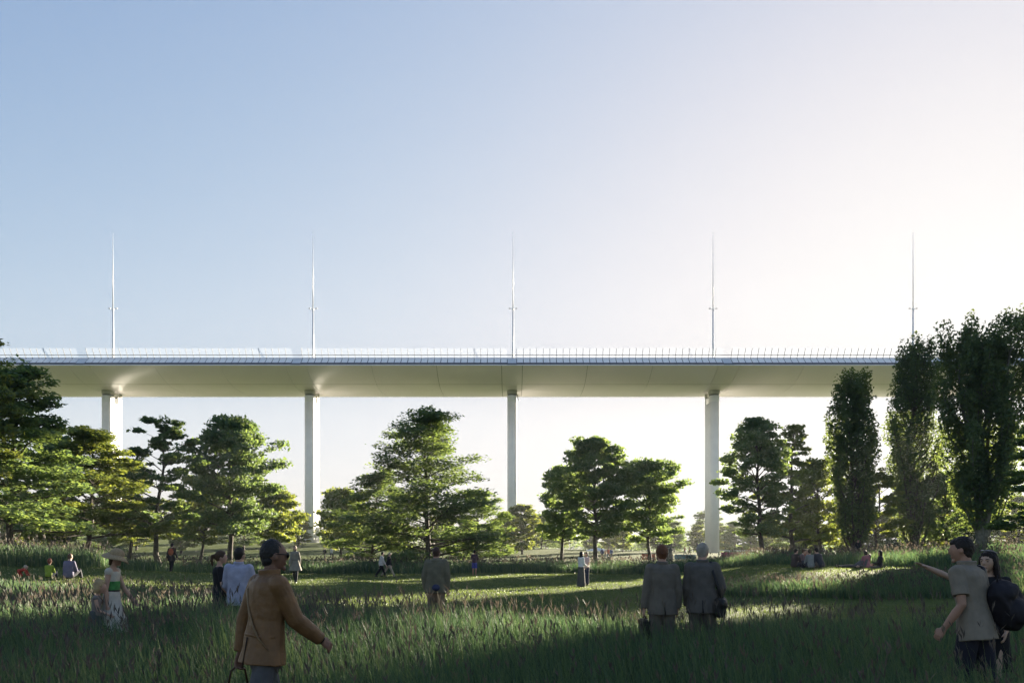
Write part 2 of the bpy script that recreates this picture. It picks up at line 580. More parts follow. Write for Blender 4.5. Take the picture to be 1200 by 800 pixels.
    # ---- top
    if top:
        bm = bmesh.new()
        inf = top.get('inf', .018); hem = top.get('hem', -.08)
        torso(bm, max(hem, -.09), top.get('neck', .525), inf)
        if hem < -.09:
            fl = top.get('flare', .02)
            pts, rad = [], []
            for i in range(9):
                t = .18 + (hem - .18) * i / 8
                q = float(sst(.18, -.02, t)) if False else float(sst(0, 1, (.18 - t) / .2))
                a0 = float(np.interp(t, [r[0] for r in rings], [r[1] for r in rings])) if t > -.0 else .160; b0 = float(np.interp(t, [r[0] for r in rings], [r[2] for r in rings])) if t > 0 else .112
                a0 = a0 * (1 - q) + q * .164 * (1.03 if fem else stout); b0 = b0 * (1 - q) + q * .120
                a = a0 + inf - .006 * (1 - q) + fl * max(0, (.0 - t) / .3); b = b0 + inf - .006 * (1 - q) + fl * max(0, -t / .3)
                pts.append(pel + R @ V(0, 0, t * s)); rad.append((a * s, b * s))
            loft(bm, pts, rad, xax, 20, cap=.02)
        sl = top.get('sleeve', 'long')
        if sl != 'none':
            yoke(bm, shL, shR, neck, R, s, wf, inf * .8)
        rw = top.get('sw', 1.0)
        for S_, E_, W_ in ((shL, elL, wrL), (shR, elR, wrR)):
            ar = (.9 if fem else 1.0) * rw
            ellipsoid(bm, S_, (.074 * s * ar, .074 * s * ar, .074 * s * ar))
            if sl == 'long':
                loft(bm, [S_, (S_ + E_) / 2, E_, E_ + (W_ - E_) * .5, E_ + (W_ - E_) * .96], [.073 * s * ar, .066 * s * ar, .058 * s * ar, .054 * s * ar, .046 * s * ar], xax, 14, cap=.03)
            elif sl == 'short':
                loft(bm, [S_, S_ + (E_ - S_) * .45, S_ + (E_ - S_) * .72], [.072 * s * ar, .068 * s * ar, .068 * s * ar], xax, 14, cap=.03)
        if top.get('collar'):
            cb = [neck + R @ V(0, -.006, -.045) * s, neck + R @ V(0, .0, .008) * s, neck + R @ V(0, -.008, .068) * s]
            loft(bm, cb, [(.10 * s, .090 * s), (.080 * s, .080 * s), (.086 * s, .086 * s)], xax, 16, cap=.02)
        if top.get('hood'):
            ellipsoid(bm, neck + R @ V(0, -.06, .0) * s, (.11 * s, .07 * s, .06 * s), R)
        remeshed(top.get('name', 'jacket'), bm, vox, cloth(top['col'], top.get('rough', .8), bump=top.get('bump', .35)), root, 3, wr, 7, seed=px + 3)
    # ---- hair
    if hair:
        hairdo(fg, hair)
    if face:
        for k in (-1, 1):
            bm = bmesh.new()
            ellipsoid(bm, hv(.031 * k, .083, .010), (.013 * hs, .008 * hs, .0065 * hs), HR, 10, 8)
            bm_obj('eye', bm, cloth((.04, .03, .025), .3, .1, 0), root, True)
        bm = bmesh.new()
        loft(bm, [hv(-.024, .088, -.058), hv(0, .0945, -.058), hv(.024, .088, -.058)], [.003 * hs, .0065 * hs, .003 * hs], HR @ V(0, 0, 1), 8)
        bm_obj('lips', bm, cloth((.30, .10, .09), .45, .1, 0), root, True)
        for k in (-1, 1):
            bm = bmesh.new()
            loft(bm, [hv(.014 * k, .094, .030), hv(.032 * k, .092, .036), hv(.052 * k, .080, .030)], [.004 * hs, .0045 * hs, .003 * hs], HR @ V(0, 0, 1), 8)
            bm_obj('eyebrow', bm, cloth((.035, .025, .02), .7, .1, 0), root, True)
    return fg


def yoke(bm, shL, shR, neck, R, s, wf, inf):
    n0 = neck - R @ V(0, .004, .035) * s
    pts = [shL + (n0 - shL) * .1, shL + (n0 - shL) * .55, n0, shR + (n0 - shR) * .55, shR + (n0 - shR) * .1]
    loft(bm, pts, [(.050 * s + inf * s, .045 * s + inf * s), (.062 * s + inf * s, .046 * s + inf * s), (.068 * s + inf * s, .052 * s + inf * s), (.062 * s + inf * s, .046 * s + inf * s), (.050 * s + inf * s, .045 * s + inf * s)], R @ V(0, 1, 0), 14)


def hand(bm, fg, W, d, side, palm, s, RT, curl):
    """palm, four unequal curled fingers and a thumb; palm = direction the palm faces (body space)"""
    if palm is None:
        palm = (-side, .15, 0)
    nrm = (RT @ Vector(palm)).normalized()
    nrm = (nrm - d * nrm.dot(d)).normalized()
    wid = d.cross(nrm).normalized()          # across the palm
    fwd = RT @ V(0, 1, 0)
    if wid.dot(fwd) < 0 and abs(wid.dot(fwd)) > .1:
        wid = -wid
    pl = .088 * s
    loft(bm, [W, W + d * pl * .45, W + d * pl], [(.027 * s, .020 * s), (.040 * s, .016 * s), (.041 * s, .014 * s)], wid, 10)
    lens = (.070, .080, .076, .060)
    for i, L in enumerate(lens):
        o = (.030 - .020 * i) * s
        b = W + d * pl * .93 + wid * o
        pts = [b - d * .02 * s]
        ang = curl * .35
        p = b
        for seg in (.45, .32, .23):
            dd = (d * math.cos(ang) + nrm * math.sin(ang) + wid * (.10 - .066 * i) * (1 - curl)).normalized()
            pts.append(p); p = p + dd * L * s * seg
            ang += curl * .75
        pts.append(p)
        loft(bm, pts, [.009 * s, .0092 * s, .0085 * s, .0078 * s, .0068 * s], wid, 8)
    b = W + d * .022 * s + wid * .026 * s
    t1 = (d * .7 + wid * .75 + nrm * .35).normalized(); t2 = (d * .95 + wid * .1 + nrm * .4).normalized()
    loft(bm, [b - wid * .01 * s, b + t1 * .032 * s, b + t1 * .032 * s + t2 * .028 * s, b + t1 * .032 * s + t2 * .05 * s], [.013 * s, .0115 * s, .0095 * s, .0078 * s], nrm, 8)


def hairdo(fg, h):
    HR, c, hs = fg.HR, fg.headc, fg.hs
    hv = lambda a, b, cc: c + HR @ V(a * hs, b * hs, cc * hs)
    R = fg.R
    t = h['type']
    bm = bmesh.new()

    def capfn(p):
        q = p.copy()
        if q.z < 0:
            q.x *= 1 - .25 * (-q.z)
        return q
    if t in ('short', 'crop', 'thin'):
        th = {'short': .010, 'crop': .005, 'thin': .004}[t]
        # skull cap: back and top of the head, open at the face
        ellipsoid(bm, hv(0, -.022, .022), ((.076 + th) * hs, (.087 + th) * hs, (.104 + th) * hs), HR, 16, 12, capfn)
        if t == 'short':
            ellipsoid(bm, hv(0, .030, .072), (.062 * hs, .055 * hs, .042 * hs), HR)
        ellipsoid(bm, hv(0, -.052, -.035), (.062 * hs, .044 * hs, .055 * hs), HR)
    else:
        ellipsoid(bm, hv(0, -.022, .026), (.090 * hs, .098 * hs, .112 * hs), HR, 16, 12, capfn)
        ellipsoid(bm, hv(0, .022, .082), (.064 * hs, .056 * hs, .040 * hs), HR)
        if t == 'long':
            L = h.get('len', .30)
            bk = R @ V(0, -.09, -1); bk.normalize()
            p0 = hv(0, -.045, .03)
            pts = [p0, hv(0, -.062, -.07), hv(0, -.066, -.10) + V(0, 0, -L * .35) * hs, hv(0, -.070, -.10) + V(0, 0, -L * .75) * hs, hv(0, -.06, -.10) + V(0, 0, -L) * hs]
            loft(bm, pts, [(.084 * hs, .07 * hs), (.092 * hs, .058 * hs), (.105 * hs, .05 * hs), (.10 * hs, .04 * hs), (.06 * hs, .025 * hs)], HR @ V(1, 0, 0), 16)
            for k in (-1, 1):
                loft(bm, [hv(.066 * k, .012, .06), hv(.082 * k, .008, -.03), hv(.086 * k, .0, -.11), hv(.09 * k, .01, -.20)], [.026 * hs, .026 * hs, .03 * hs, .012 * hs], HR @ V(0, 1, 0), 10)
        elif t == 'ponytail':
            loft(bm, [hv(0, -.10, .05), hv(0, -.150, .035), hv(0, -.165, -.05), hv(0, -.15, -.16)], [.022 * hs, .032 * hs, .034 * hs, .012 * hs], HR @ V(1, 0, 0), 10)
        elif t == 'bun':
            ellipsoid(bm, hv(0, -.115, .045), (.042 * hs, .04 * hs, .042 * hs), HR)
        elif t == 'bob':
            loft(bm, [hv(0, -.03, .03), hv(0, -.04, -.05), hv(0, -.04, -.11)], [(.09 * hs, .08 * hs), (.098 * hs, .07 * hs), (.08 * hs, .05 * hs)], HR @ V(1, 0, 0), 14)
    return remeshed('hair', bm, min(fg.vox, .012), cloth(h['col'], .6, .3, .7, 45, 'hair'), fg.root, 2, .006 if fg.vox < .012 else 0, 45, 2)


# ------------------------------------------------------------------ the figures
BROWN = (.165, .088, .037); OLIVE = (.125, .115, .078); SUIT = (.125, .110, .088); SUIT2 = (.092, .083, .072)
NAVY = (.018, .018, .028); BLACK = (.012, .012, .014); CREAM = (.48, .44, .36); WHITE = (.62, .62, .60); BEIGE = (.26, .21, .15)
HB = (.018, .014, .011); HBR = (.06, .035, .018); HBL = (.34, .25, .13); HRED = (.12, .05, .022); HGREY = (.30, .27, .22)


def top_level(o, label, cat, group=None):
    return tag(o, label, cat, group)


def world_pt(fg, p):
    bpy.context.view_layer.update()
    return fg.root.matrix_world @ Vector(p)


def held(fg, name, bm, mats, label, cat, smooth=True, loc=None):
    """a carried thing: modelled in the carrier's coordinates, linked at top level"""
    o = bm_obj(name, bm, mats, None, smooth)
    o.location = fg.root.location; o.rotation_euler = fg.root.rotation_euler
    return tag(o, label, cat)


# --- man in the brown jacket, nearest of all
f = person('man in a brown leather jacket and sunglasses striding right, nearest figure in the meadow', 309, 6.3, -48, 1.80,
           pose(ual=(-.30, -.22, -1), fal=(-.04, -.02, -1), uar=(.12, .48, -.85), far=(.02, .85, -.55), tl=(-.02, .3, -1), sl=(0, .1, -1), tr=(.02, -.25, -1), sr=(0, -.5, -1),
                lean=5, hyaw=-14, hpitch=0, palmR=(-.8, .1, -.4), curlR=.95, curlL=1.0),
           dict(type='x', name='jacket', col=BROWN, hem=-.13, flare=.05, inf=.030, sw=1.08, collar=True, rough=.5, bump=.5),
           dict(type='trousers', col=(.085, .085, .09)), SK_DARK, dict(type='crop', col=(.022, .020, .019)), vox=.0065, wr=.010)
s = f.s; R = f.R; HR = f.HR
# belt seam, back vent, shoulder strap, sunglasses, bracelet
bm = bmesh.new()
pts = [f.pel + R @ V(.184 * math.cos(a), .141 * math.sin(a), .085 + .004 * math.sin(3 * a)) for a in np.linspace(PI * 1.0, PI * 2.0, 18)]
loft(bm, pts, [(.012, .006)] * 18, V(0, 0, 1), 8)
bm_obj('belt', bm, cloth((.17, .09, .036), .5), f.root, True)
bm = bmesh.new()
loft(bm, [f.pel + R @ V(.02, -.150, .07), f.pel + R @ V(.022, -.160, -.05), f.pel + R @ V(.024, -.170, -.165)], [(.006, .005), (.007, .006), (.012, .007)], V(1, 0, 0), 8)
bm_obj('back_vent', bm, cloth((.028, .016, .008), .8), f.root, True)
bm = bmesh.new()
pts = [f.pel + R @ V(x, y, z) for x, y, z in ((-.125, .02, .552), (-.115, -.075, .53), (-.09, -.137, .43), (-.03, -.140, .30), (.06, -.136, .17), (.14, -.115, .07), (.185, -.05, -.02))]
loft(bm, pts, [(.013, .004)] * len(pts), V(1, 0, .4), 8)
bm_obj('shoulder_strap', bm, cloth((.20, .13, .07), .5), f.root, True)
bm = bmesh.new()
hv = lambda a, b, c: f.headc + HR @ V(a, b, c) * f.hs
for k in (-1, 1):
    ellipsoid(bm, hv(.034 * k, .094, .006), (.029, .010, .022), HR)
    loft(bm, [hv(.060 * k, .088, .012), hv(.079 * k, .04, .014), hv(.080 * k, -.012, .010)], [.003] * 3, V(0, 0, 1), 8)
loft(bm, [hv(-.01, .105, .012), hv(.01, .105, .012)], [.003] * 2, V(0, 0, 1), 8)
bm_obj('sunglasses', bm, cloth((.012, .012, .012), .15, .05, 0, key='dark_plastic'), f.root, True)
bm = bmesh.new()
d = (f.wrR - f.elR).normalized()
loft(bm, [f.wrR - d * .012, f.wrR + d * .010], [.034, .033], V(1, 0, 0), 14)
bm_obj('bracelet', bm, cloth((.015, .013, .012), .4), f.root, True)
bm = bmesh.new()      # satchel in the left hand
b = f.wrL + V(.0, .0, -.12)
bm2 = bmesh.new()
ellipsoid(bm2, b + V(.0, -.02, -.26), (.075, .21, .155), None, 16, 12, lambda p: V(max(-.8, min(.8, p.x * 1.3)), max(-.85, min(.85, p.y * 1.2)), max(-.8, min(.8, p.z * 1.2))))
bag = remeshed('handbag', bm2, .010, cloth((.060, .030, .016), .5, key='bag_leather'), None, 3, .004, 12)
bag.location = f.root.location; bag.rotation_euler = f.root.rotation_euler
tag(bag, 'brown leather handbag hanging from the left hand of the man in the brown jacket', 'handbag')
bm = bmesh.new()
loft(bm, [b + V(0, -.10, -.15), b + V(0, -.075, -.02), b + V(0, -.02, .018), b + V(0, .04, -.02), b + V(0, .065, -.15)], [.009] * 5, V(1, 0, 0), 8)
bm_obj('handle', bm, cloth((.045, .022, .012), .5), bag, True)

# --- couple at the right edge
f = person('dark haired man in a taupe short sleeved shirt walking away with a backpack', 1143, 7.8, 26, 1.84,
           pose(ual=(-.16, -.10, -1), fal=(-.22, .62, -.75), uar=(.25, .05, -1), far=(-.05, .4, -.9), tl=(-.02, .12, -1), sl=(0, .0, -1), tr=(.02, -.14, -1), sr=(0, -.35, -1),
                lean=9, hyaw=30, hpitch=4, curlL=.9, twist=4),
           dict(type='x', name='shirt', col=(.20, .17, .13), hem=-.15, flare=.03, inf=.024, sleeve='short', collar=True, sw=1.05),
           dict(type='trousers', col=NAVY), SK_MID, dict(type='short', col=HB), vox=.0075, wr=.008)
bm = bmesh.new()
R = f.R
c = f.pel + R @ V(.22, -.20, .16)
RB = R @ Matrix.Rotation(math.radians(-24), 3, 'Y')
ellipsoid(bm, c, (.175, .13, .265), RB, 18, 14, lambda p: V(max(-.85, min(.85, p.x * 1.15)), max(-.8, min(.8, p.y * 1.15)), p.z))
ellipsoid(bm, c + RB @ V(.0, -.10, -.08), (.135, .07, .125), RB)
ellipsoid(bm, c + RB @ V(.0, -.085, .13), (.12, .06, .075), RB)
ellipsoid(bm, c + RB @ V(.16, -.01, -.10), (.045, .07, .09), RB)
bp = remeshed('backpack', bm, .010, cloth((.016, .014, .018), .7, key='nylon'), None, 3, .012, 9)
bp.location = f.root.location; bp.rotation_euler = f.root.rotation_euler
tag(bp, 'bulky black backpack slung over the right shoulder of the man at the right edge', 'backpack')
bm = bmesh.new()
pts = [c + RB @ V(-.06, .10, .22), f.shR + R @ V(-.04, -.085, .045), f.shR + R @ V(-.03, .0, .085), f.shR + R @ V(-.02, .10, .02), f.shR + R @ V(.03, .13, -.16), c + RB @ V(.05, .12, -.10)]
loft(bm, pts, [(.026, .007)] * 6, V(1, 0, 0), 8)
bm_obj('strap', bm, cloth((.016, .015, .018), .7), bp, True)
bm = bmesh.new()
loft(bm, [c + RB @ V(-.03, -.02, .26), c + RB @ V(0, -.03, .31), c + RB @ V(.04, -.02, .26)], [.008] * 3, V(0, 1, 0), 8)
bm_obj('grab_handle', bm, cloth((.014, .013, .016), .7), bp, True)

f = person('long haired woman in black pointing left from behind the man with the backpack', 1160, 8.6, 138, 1.71,
           pose(uar=(.74, .66, .16), far=(.70, .66, .42), palmR=(0, .2, -1), curlR=.12, ual=(-.2, .05, -1), fal=(.1, .4, -.9), hyaw=-14, hpitch=3, tl=(-.02, .25, -1), sl=(0, .1, -1), tr=(.02, -.1, -1), sr=(0, -.35, -1)),
           dict(type='x', name='top', col=BLACK, hem=-.05, inf=.012, sleeve='short', sw=.9),
           dict(type='skirt', name='skirt', col=BLACK, len=.50, flare=.04), (.44, .29, .21), dict(type='long', col=(.014, .010, .009), len=.32), True, .0075, face=True, wr=.006)
bm = bmesh.new()
HR = f.HR; hv = lambda a, b, c: f.headc + HR @ V(a, b, c) * f.hs
for k in (-1, 1):
    ellipsoid(bm, hv(.032 * k, .058, .132), (.022, .016, .007), HR)
loft(bm, [hv(-.085, -.03, .10), hv(-.062, .03, .126), hv(0, .066, .136), hv(.062, .03, .126), hv(.085, -.03, .10)], [.0035] * 5, V(0, 0, 1), 8)
bm_obj('sunglasses', bm, cloth((.25, .25, .25), .12, .05, 0, key='mirror_lens'), f.root, True)

# --- two men in suits
f1 = person('red haired man in a grey suit seen from behind, left of the suited pair', 776, 11.5, 2, 1.78,
            pose(ual=(-.20, -.02, -1), fal=(-.10, .10, -1), uar=(.20, -.05, -1), far=(.02, .22, -1), hyaw=4, curlL=1.0),
            dict(type='x', name='suit_jacket', col=SUIT, hem=-.16, flare=.02, inf=.030, sw=1.12, collar=True), dict(type='trousers', col=SUIT), (.42, .25, .18), dict(type='short', col=HRED), vox=.0085, wr=.007, stout=1.06)
f2 = person('grey blond man in a dark suit with a shoulder bag, right of the suited pair', 823, 11.5, -12, 1.81,
            pose(ual=(-.16, .02, -1), fal=(.05, .4, -.9), uar=(.36, -.04, -1), far=(-.30, .62, -.75), hyaw=-22, lean=4, hpitch=5, curlR=.8),
            dict(type='x', name='suit_jacket', col=SUIT2, hem=-.16, flare=.02, inf=.032, sw=1.12, collar=True), dict(type='trousers', col=SUIT2), (.46, .28, .21), dict(type='short', col=HGREY), vox=.0085, wr=.007, stout=1.08)
for ff, cc in ((f1, (.02, .02, .018)), (f2, (.014, .014, .013))):
    bm = bmesh.new()
    loft(bm, [ff.pel + ff.R @ V(0, -.160, .02), ff.pel + ff.R @ V(.003, -.166, -.08), ff.pel + ff.R @ V(.008, -.172, -.155)], [(.004, .005), (.006, .006), (.012, .007)], V(1, 0, 0), 8)
    bm_obj('back_vent', bm, cloth(cc, .9), ff.root, True)
    bm = bmesh.new()
    loft(bm, [ff.neck + ff.R @ V(0, .0, .015), ff.neck + ff.R @ V(0, .006, .052)], [(.066, .064), (.062, .060)], V(1, 0, 0), 16, cap=.02)
    bm_obj('shirt_collar', bm, cloth((.5, .5, .5), .8), ff.root, True)
# briefcase in the left hand of the red-haired man
bm = bmesh.new()
w = f1.wrL
add_box(bm, w.x - .045, w.x + .045, w.y - .17, w.y + .21, w.z - .43, w.z - .15)
bmesh.ops.bevel(bm, geom=bm.edges[:], offset=.018, segments=2, affect='EDGES')
bc = held(f1, 'briefcase', bm, cloth((.020, .018, .016), .5, key='bag_leather'), 'dark briefcase in the left hand of the red haired suited man', 'briefcase', False)
bm = bmesh.new()
loft(bm, [V(w.x, w.y - .06, w.z - .155), V(w.x, w.y - .045, w.z - .10), V(w.x, w.y + .06, w.z - .10), V(w.x, w.y + .075, w.z - .155)], [.009] * 4, V(1, 0, 0), 8)
bm_obj('handle', bm, cloth((.016, .015, .014), .5), bc, True)
# shoulder bag
bm = bmesh.new()
c = f2.pel + V(.245, -.06, -.07)
ellipsoid(bm, c, (.085, .19, .17), None, 16, 12, lambda p: V(max(-.8, min(.8, p.x * 1.2)), max(-.85, min(.85, p.y * 1.2)), max(-.8, min(.75, p.z * 1.2))))
ellipsoid(bm, c + V(.03, -.02, .05), (.075, .18, .10))
sb = remeshed('shoulder_bag', bm, .010, cloth((.017, .016, .015), .5, key='bag_leather'), None, 3, .008, 10)
sb.location = f2.root.location; sb.rotation_euler = f2.root.rotation_euler
tag(sb, 'soft black shoulder bag at the right hip of the grey blond suited man', 'shoulder bag')
bm = bmesh.new()
pts = [c + V(0, -.11, .12), c + V(-.03, -.11, .30), f2.shR + V(-.03, -.115, -.05), f2.shR + V(-.055, -.03, .088), f2.shR + V(-.04, .09, .03), f2.shR + V(.02, .14, -.2), c + V(.02, .14, .10)]
loft(bm, pts, [(.018, .005)] * len(pts), V(1, 0, 0), 8)
bm_obj('strap', bm, cloth((.016, .015, .014), .5), sb, True)

# --- woman with the sun hat, child
f = person('woman in a cream and green dress and straw sun hat walking right', 131, 13.0, -88, 1.69,
           pose(ual=(-.10, .42, -1), fal=(-.02, .62, -.75), uar=(.12, -.06, -1), far=(.03, .12, -1), hpitch=6, hyaw=8, lean=2, tl=(-.02, .26, -1), sl=(0, .1, -1), tr=(.02, -.22, -1), sr=(0, -.5, -1), curlL=.5),
           dict(type='x', name='bodice', col=CREAM, hem=-.02, inf=.010, sleeve='none', neck=.48),
           dict(type='skirt', name='skirt', col=(.46, .43, .37), len=.56, flare=.085, swing=(0, .05, 0)), (.40, .25, .18), dict(type='bun', col=HBR), True, .009, wr=.007)
bm = bmesh.new()
f.torso(bm, .17, .32, .024, cap=.02)
remeshed('green_sash', bm, .009, cloth((.055, .20, .055), .8, .5), f.root)
bm = bmesh.new()
f.torso(bm, .145, .175, .022, cap=.02)
remeshed('belt', bm, .009, cloth((.012, .012, .012), .6), f.root)
bm = bmesh.new()
HR = f.HR @ Matrix.Rotation(math.radians(-14), 3, 'X')
hc = f.headc + HR @ V(0, -.01, .045)
ellipsoid(bm, hc + HR @ V(0, 0, .03), (.100, .115, .105), HR, 18, 12)
n_ = 28
prev = None
for rr, zz in ((.10, .025), (.14, .012), (.18, -.012), (.215, -.045), (.213, -.051), (.178, -.019), (.138, .004), (.098, .015)):
    ring = [bm.verts.new(hc + HR @ V(rr * .92 * math.cos(2 * PI * k / n_), rr * math.sin(2 * PI * k / n_), zz + .02 * math.sin(2 * (2 * PI * k / n_)) * rr / .2)) for k in range(n_)]
    if prev:
        for k in range(n_):
            bm.faces.new((prev[k], prev[(k + 1) % n_], ring[(k + 1) % n_], ring[k]))
    else:
        first = ring
    prev = ring
for k in range(n_):
    bm.faces.new((prev[k], prev[(k + 1) % n_], first[(k + 1) % n_], first[k]))
bm_obj('sun_hat', bm, simple('straw', (.34, .25, .14), .9, .25, 60, .6, 120), f.root, True)
bm = bmesh.new()
loft(bm, [f.headc + f.HR @ V(0, -.055, .0), f.headc + f.HR @ V(0, -.07, -.10)], [(.06, .05), (.05, .03)], V(1, 0, 0), 10)
bm_obj('hair_nape', bm, cloth(HBR, .6, .3, .6, 45), f.root, True)
f = person('small blond child clinging to the skirt of the woman in the sun hat', None, 12.75, -78, 1.16,
           pose(ual=(-.2, .5, -.8), fal=(.1, .5, -.75), uar=(.15, .35, -1), far=(.05, .85, -.35), hpitch=6, hyaw=6, lean=4),
           dict(type='x', name='top', col=(.20, .17, .15), hem=-.05, inf=.012, sleeve='none'), dict(type='skirt', name='skirt', col=(.075, .085, .08), len=.36, flare=.06), (.42, .26, .19), dict(type='bob', col=HBL), True, .009, X=px2x(112, 12.75))

# --- two figures chatting in the grass, left
f = person('woman with a brown ponytail and black top raising a hand to her face', 257, 13.8, -62, 1.70,
           pose(ual=(-.10, .6, -.7), fal=(.22, .35, .95), uar=(.2, .1, -1), far=(-.3, .5, -.6), hyaw=-10, palmL=(.3, -1, 0)),
           dict(type='x', name='top', col=BLACK, hem=-.05, inf=.012, sleeve='short', sw=.9), dict(type='trousers', col=NAVY), (.42, .26, .19), dict(type='ponytail', col=HBR), True, .010, wr=.005)
f = person('dark haired man in a pale blue shirt seen from behind beside the ponytailed woman', 280, 13.4, 6, 1.74,
           pose(ual=(-.25, .15, -1), fal=(.25, .6, -.5), uar=(.25, .15, -1), far=(-.25, .6, -.5), hyaw=-28),
           dict(type='x', name='shirt', col=(.30, .31, .40), hem=-.14, inf=.022, collar=True, sw=1.08), dict(type='trousers', col=(.05, .05, .06)), (.40, .25, .18), dict(type='short', col=HB), vox=.010, wr=.007, stout=1.12)

# --- man in the olive jacket, mid lawn
f = person('man in an olive jacket and beige trousers seen from behind at the meadow edge', 511, 17.1, -4, 1.80,
           pose(ual=(-.26, -.05, -1), fal=(.05, .28, -1), uar=(.24, -.05, -1), far=(-.02, .25, -1), hpitch=-6, lean=3),
           dict(type='x', name='jacket', col=OLIVE, hem=-.14, flare=.01, inf=.040, sw=1.2, collar=True, hood=True), dict(type='trousers', col=(.22, .15, .10)), (.36, .20, .15), dict(type='thin', col=(.05, .028, .022)), vox=.010, wr=.010, stout=1.16)
bm = bmesh.new()
c = f.pel + V(.03, -.20, -.02)
ellipsoid(bm, c, (.085, .05, .075), None, 14, 10)
ellipsoid(bm, c + V(0, -.03, -.015), (.06, .03, .045), None, 14, 10)
wb = remeshed('waist_bag', bm, .010, cloth((.030, .035, .075), .7, key='nylon'), None)
wb.location = f.root.location; wb.rotation_euler = f.root.rotation_euler
tag(wb, 'small blue waist bag on the back of the man in the olive jacket', 'bag')

# --- mid-ground walkers
f = person('auburn haired woman in a long grey trench coat walking towards the meadow', 346, 36.0, 176, 1.70, walk(1, .25, hyaw=0),
           dict(type='x', name='trench_coat', col=(.20, .185, .155), hem=-.34, flare=.10, inf=.026, collar=True), dict(type='trousers', col=(.03, .03, .03)), SK_LIGHT, dict(type='bob', col=(.10, .045, .022)), True, .014, face=True)
bm = bmesh.new()
f.torso(bm, .12, .16, .034, cap=.02)
remeshed('coat_belt', bm, .012, cloth((.13, .12, .10), .8), f.root)
person('walker in a pale sweater and black trousers, left of the strolling pair on the lawn', 447, 53.0, -72, 1.72, walk(1, .4), dict(type='x', name='sweater', col=(.48, .45, .42), hem=-.10, inf=.03), dict(type='trousers', col=BLACK), SK_LIGHT, dict(type='short', col=HB), vox=.017)
f = person('walker in beige trousers and black jacket, right of the strolling pair on the lawn', 455.5, 53.3, -78, 1.74, walk(-1, .55, ), dict(type='x', name='jacket', col=BLACK, hem=-.08, inf=.03), dict(type='trousers', col=(.33, .28, .21)), SK_LIGHT, dict(type='short', col=HGREY), vox=.017)
person('person in a dark purple top and bright blue shorts standing alone on the lawn', 556, 53.0, -10, 1.72, pose(ual=(-.15, .3, -1), fal=(.4, .8, -.1), uar=(.15, .3, -1), far=(-.4, .8, -.1)), dict(type='x', name='top', col=(.060, .035, .05), hem=-.04), dict(type='shorts', col=(.05, .06, .26)), SK_MID, dict(type='short', col=HB), vox=.017)
person('woman in a white blouse and long grey skirt standing on the lawn', 681, 38.6, -55, 1.72, pose(ual=(-.15, .1, -1), fal=(.2, .6, -.6), uar=(.15, .1, -1), far=(-.2, .8, -.3), hyaw=-10), dict(type='x', name='blouse', col=WHITE, hem=.05, inf=.02), dict(type='skirt', name='long_skirt', col=(.085, .080, .075), len=.88, flare=.06), SK_LIGHT, dict(type='long', col=HB, len=.22), True, .014)
person('companion in a pale pink top and dark blue trousers beside the long grey skirt', 687.5, 40.2, 120, 1.66, pose(fal=(.2, .7, -.4)), dict(type='x', name='top', col=(.50, .38, .38), hem=-.09, sleeve='short'), dict(type='trousers', col=(.025, .03, .06)), SK_LIGHT, dict(type='bob', col=HBR), True, .014)
f = person('walker in a dark coat with an orange backpack under the left trees', 201, 46.0, -6, 1.74, walk(1, .2), dict(type='x', name='coat', col=(.030, .024, .022), hem=-.22, inf=.03, flare=.03), dict(type='trousers', col=BLACK), SK_MID, dict(type='short', col=HB), vox=.016)
bm = bmesh.new()
ellipsoid(bm, f.pel + f.R @ V(.06, -.20, .30), (.15, .10, .21), f.R, 14, 10)
ellipsoid(bm, f.pel + f.R @ V(.06, -.27, .24), (.11, .05, .10), f.R, 14, 10)
ob = remeshed('backpack', bm, .014, cloth((.32, .085, .035), .7, key='nylon'), None)
ob.location = f.root.location; ob.rotation_euler = f.root.rotation_euler
tag(ob, 'orange backpack on the walker in a dark coat under the left trees', 'backpack')
for k in (-.08, .18):
    bm = bmesh.new()
    loft(bm, [f.pel + f.R @ V(k, -.14, .46), f.pel + f.R @ V(k, -.03, .53), f.pel + f.R @ V(k, .12, .42)], [(.025, .008)] * 3, V(1, 0, 0), 8)
    bm_obj('strap', bm, cloth((.22, .06, .03), .7), ob, True)

# --- sitting on the left lawn
person('toddler in red crawling on the grass at the far left', 22, 31.0, -80, .86, pose(lean=78, pelvis=.42, tl=(-.1, .55, -1), sl=(0, -1, -.25), tr=(.1, .55, -1), sr=(0, -1, -.25), ual=(-.05, 1, .25), fal=(0, .9, .2), uar=(.05, 1, .25), far=(0, .9, .2), hpitch=-50),
       dict(type='x', name='top', col=(.40, .045, .030), hem=-.05), dict(type='trousers', col=(.36, .04, .028)), SK_LIGHT, dict(type='short', col=(.42, .36, .28)), vox=.014)
person('red haired child in a lime green shirt sitting on the grass', 57, 31.0, 4, 1.28, sit(hyaw=6), dict(type='x', name='shirt', col=(.22, .30, .035), hem=-.08, inf=.03), dict(type='trousers', col=(.05, .06, .08)), SK_LIGHT, dict(type='short', col=(.20, .06, .03)), vox=.014)
f = person('brown haired man in a violet grey shirt sitting beside the child in green', 80, 31.0, -6, 1.80, sit(ual=(-.3, .35, -.8), fal=(-.35, .5, .5)), dict(type='x', name='shirt', col=(.13, .12, .18), hem=-.09, inf=.03), dict(type='trousers', col=(.06, .06, .07)), SK_LIGHT, dict(type='short', col=(.11, .065, .04)), vox=.014, stout=1.15)
bm = bmesh.new()
w = f.wrL + V(-.02, .05, .10)
loft(bm, [w + V(0, 0, -.06), w + V(0, 0, .07)], [.032, .042], V(1, 0, 0), 14, cap=.05)
cup = held(f, 'paper_cup', bm, cloth((.62, .60, .56), .7, .05, 0, key='paper'), 'white paper cup held up by the man in the violet grey shirt', 'cup')

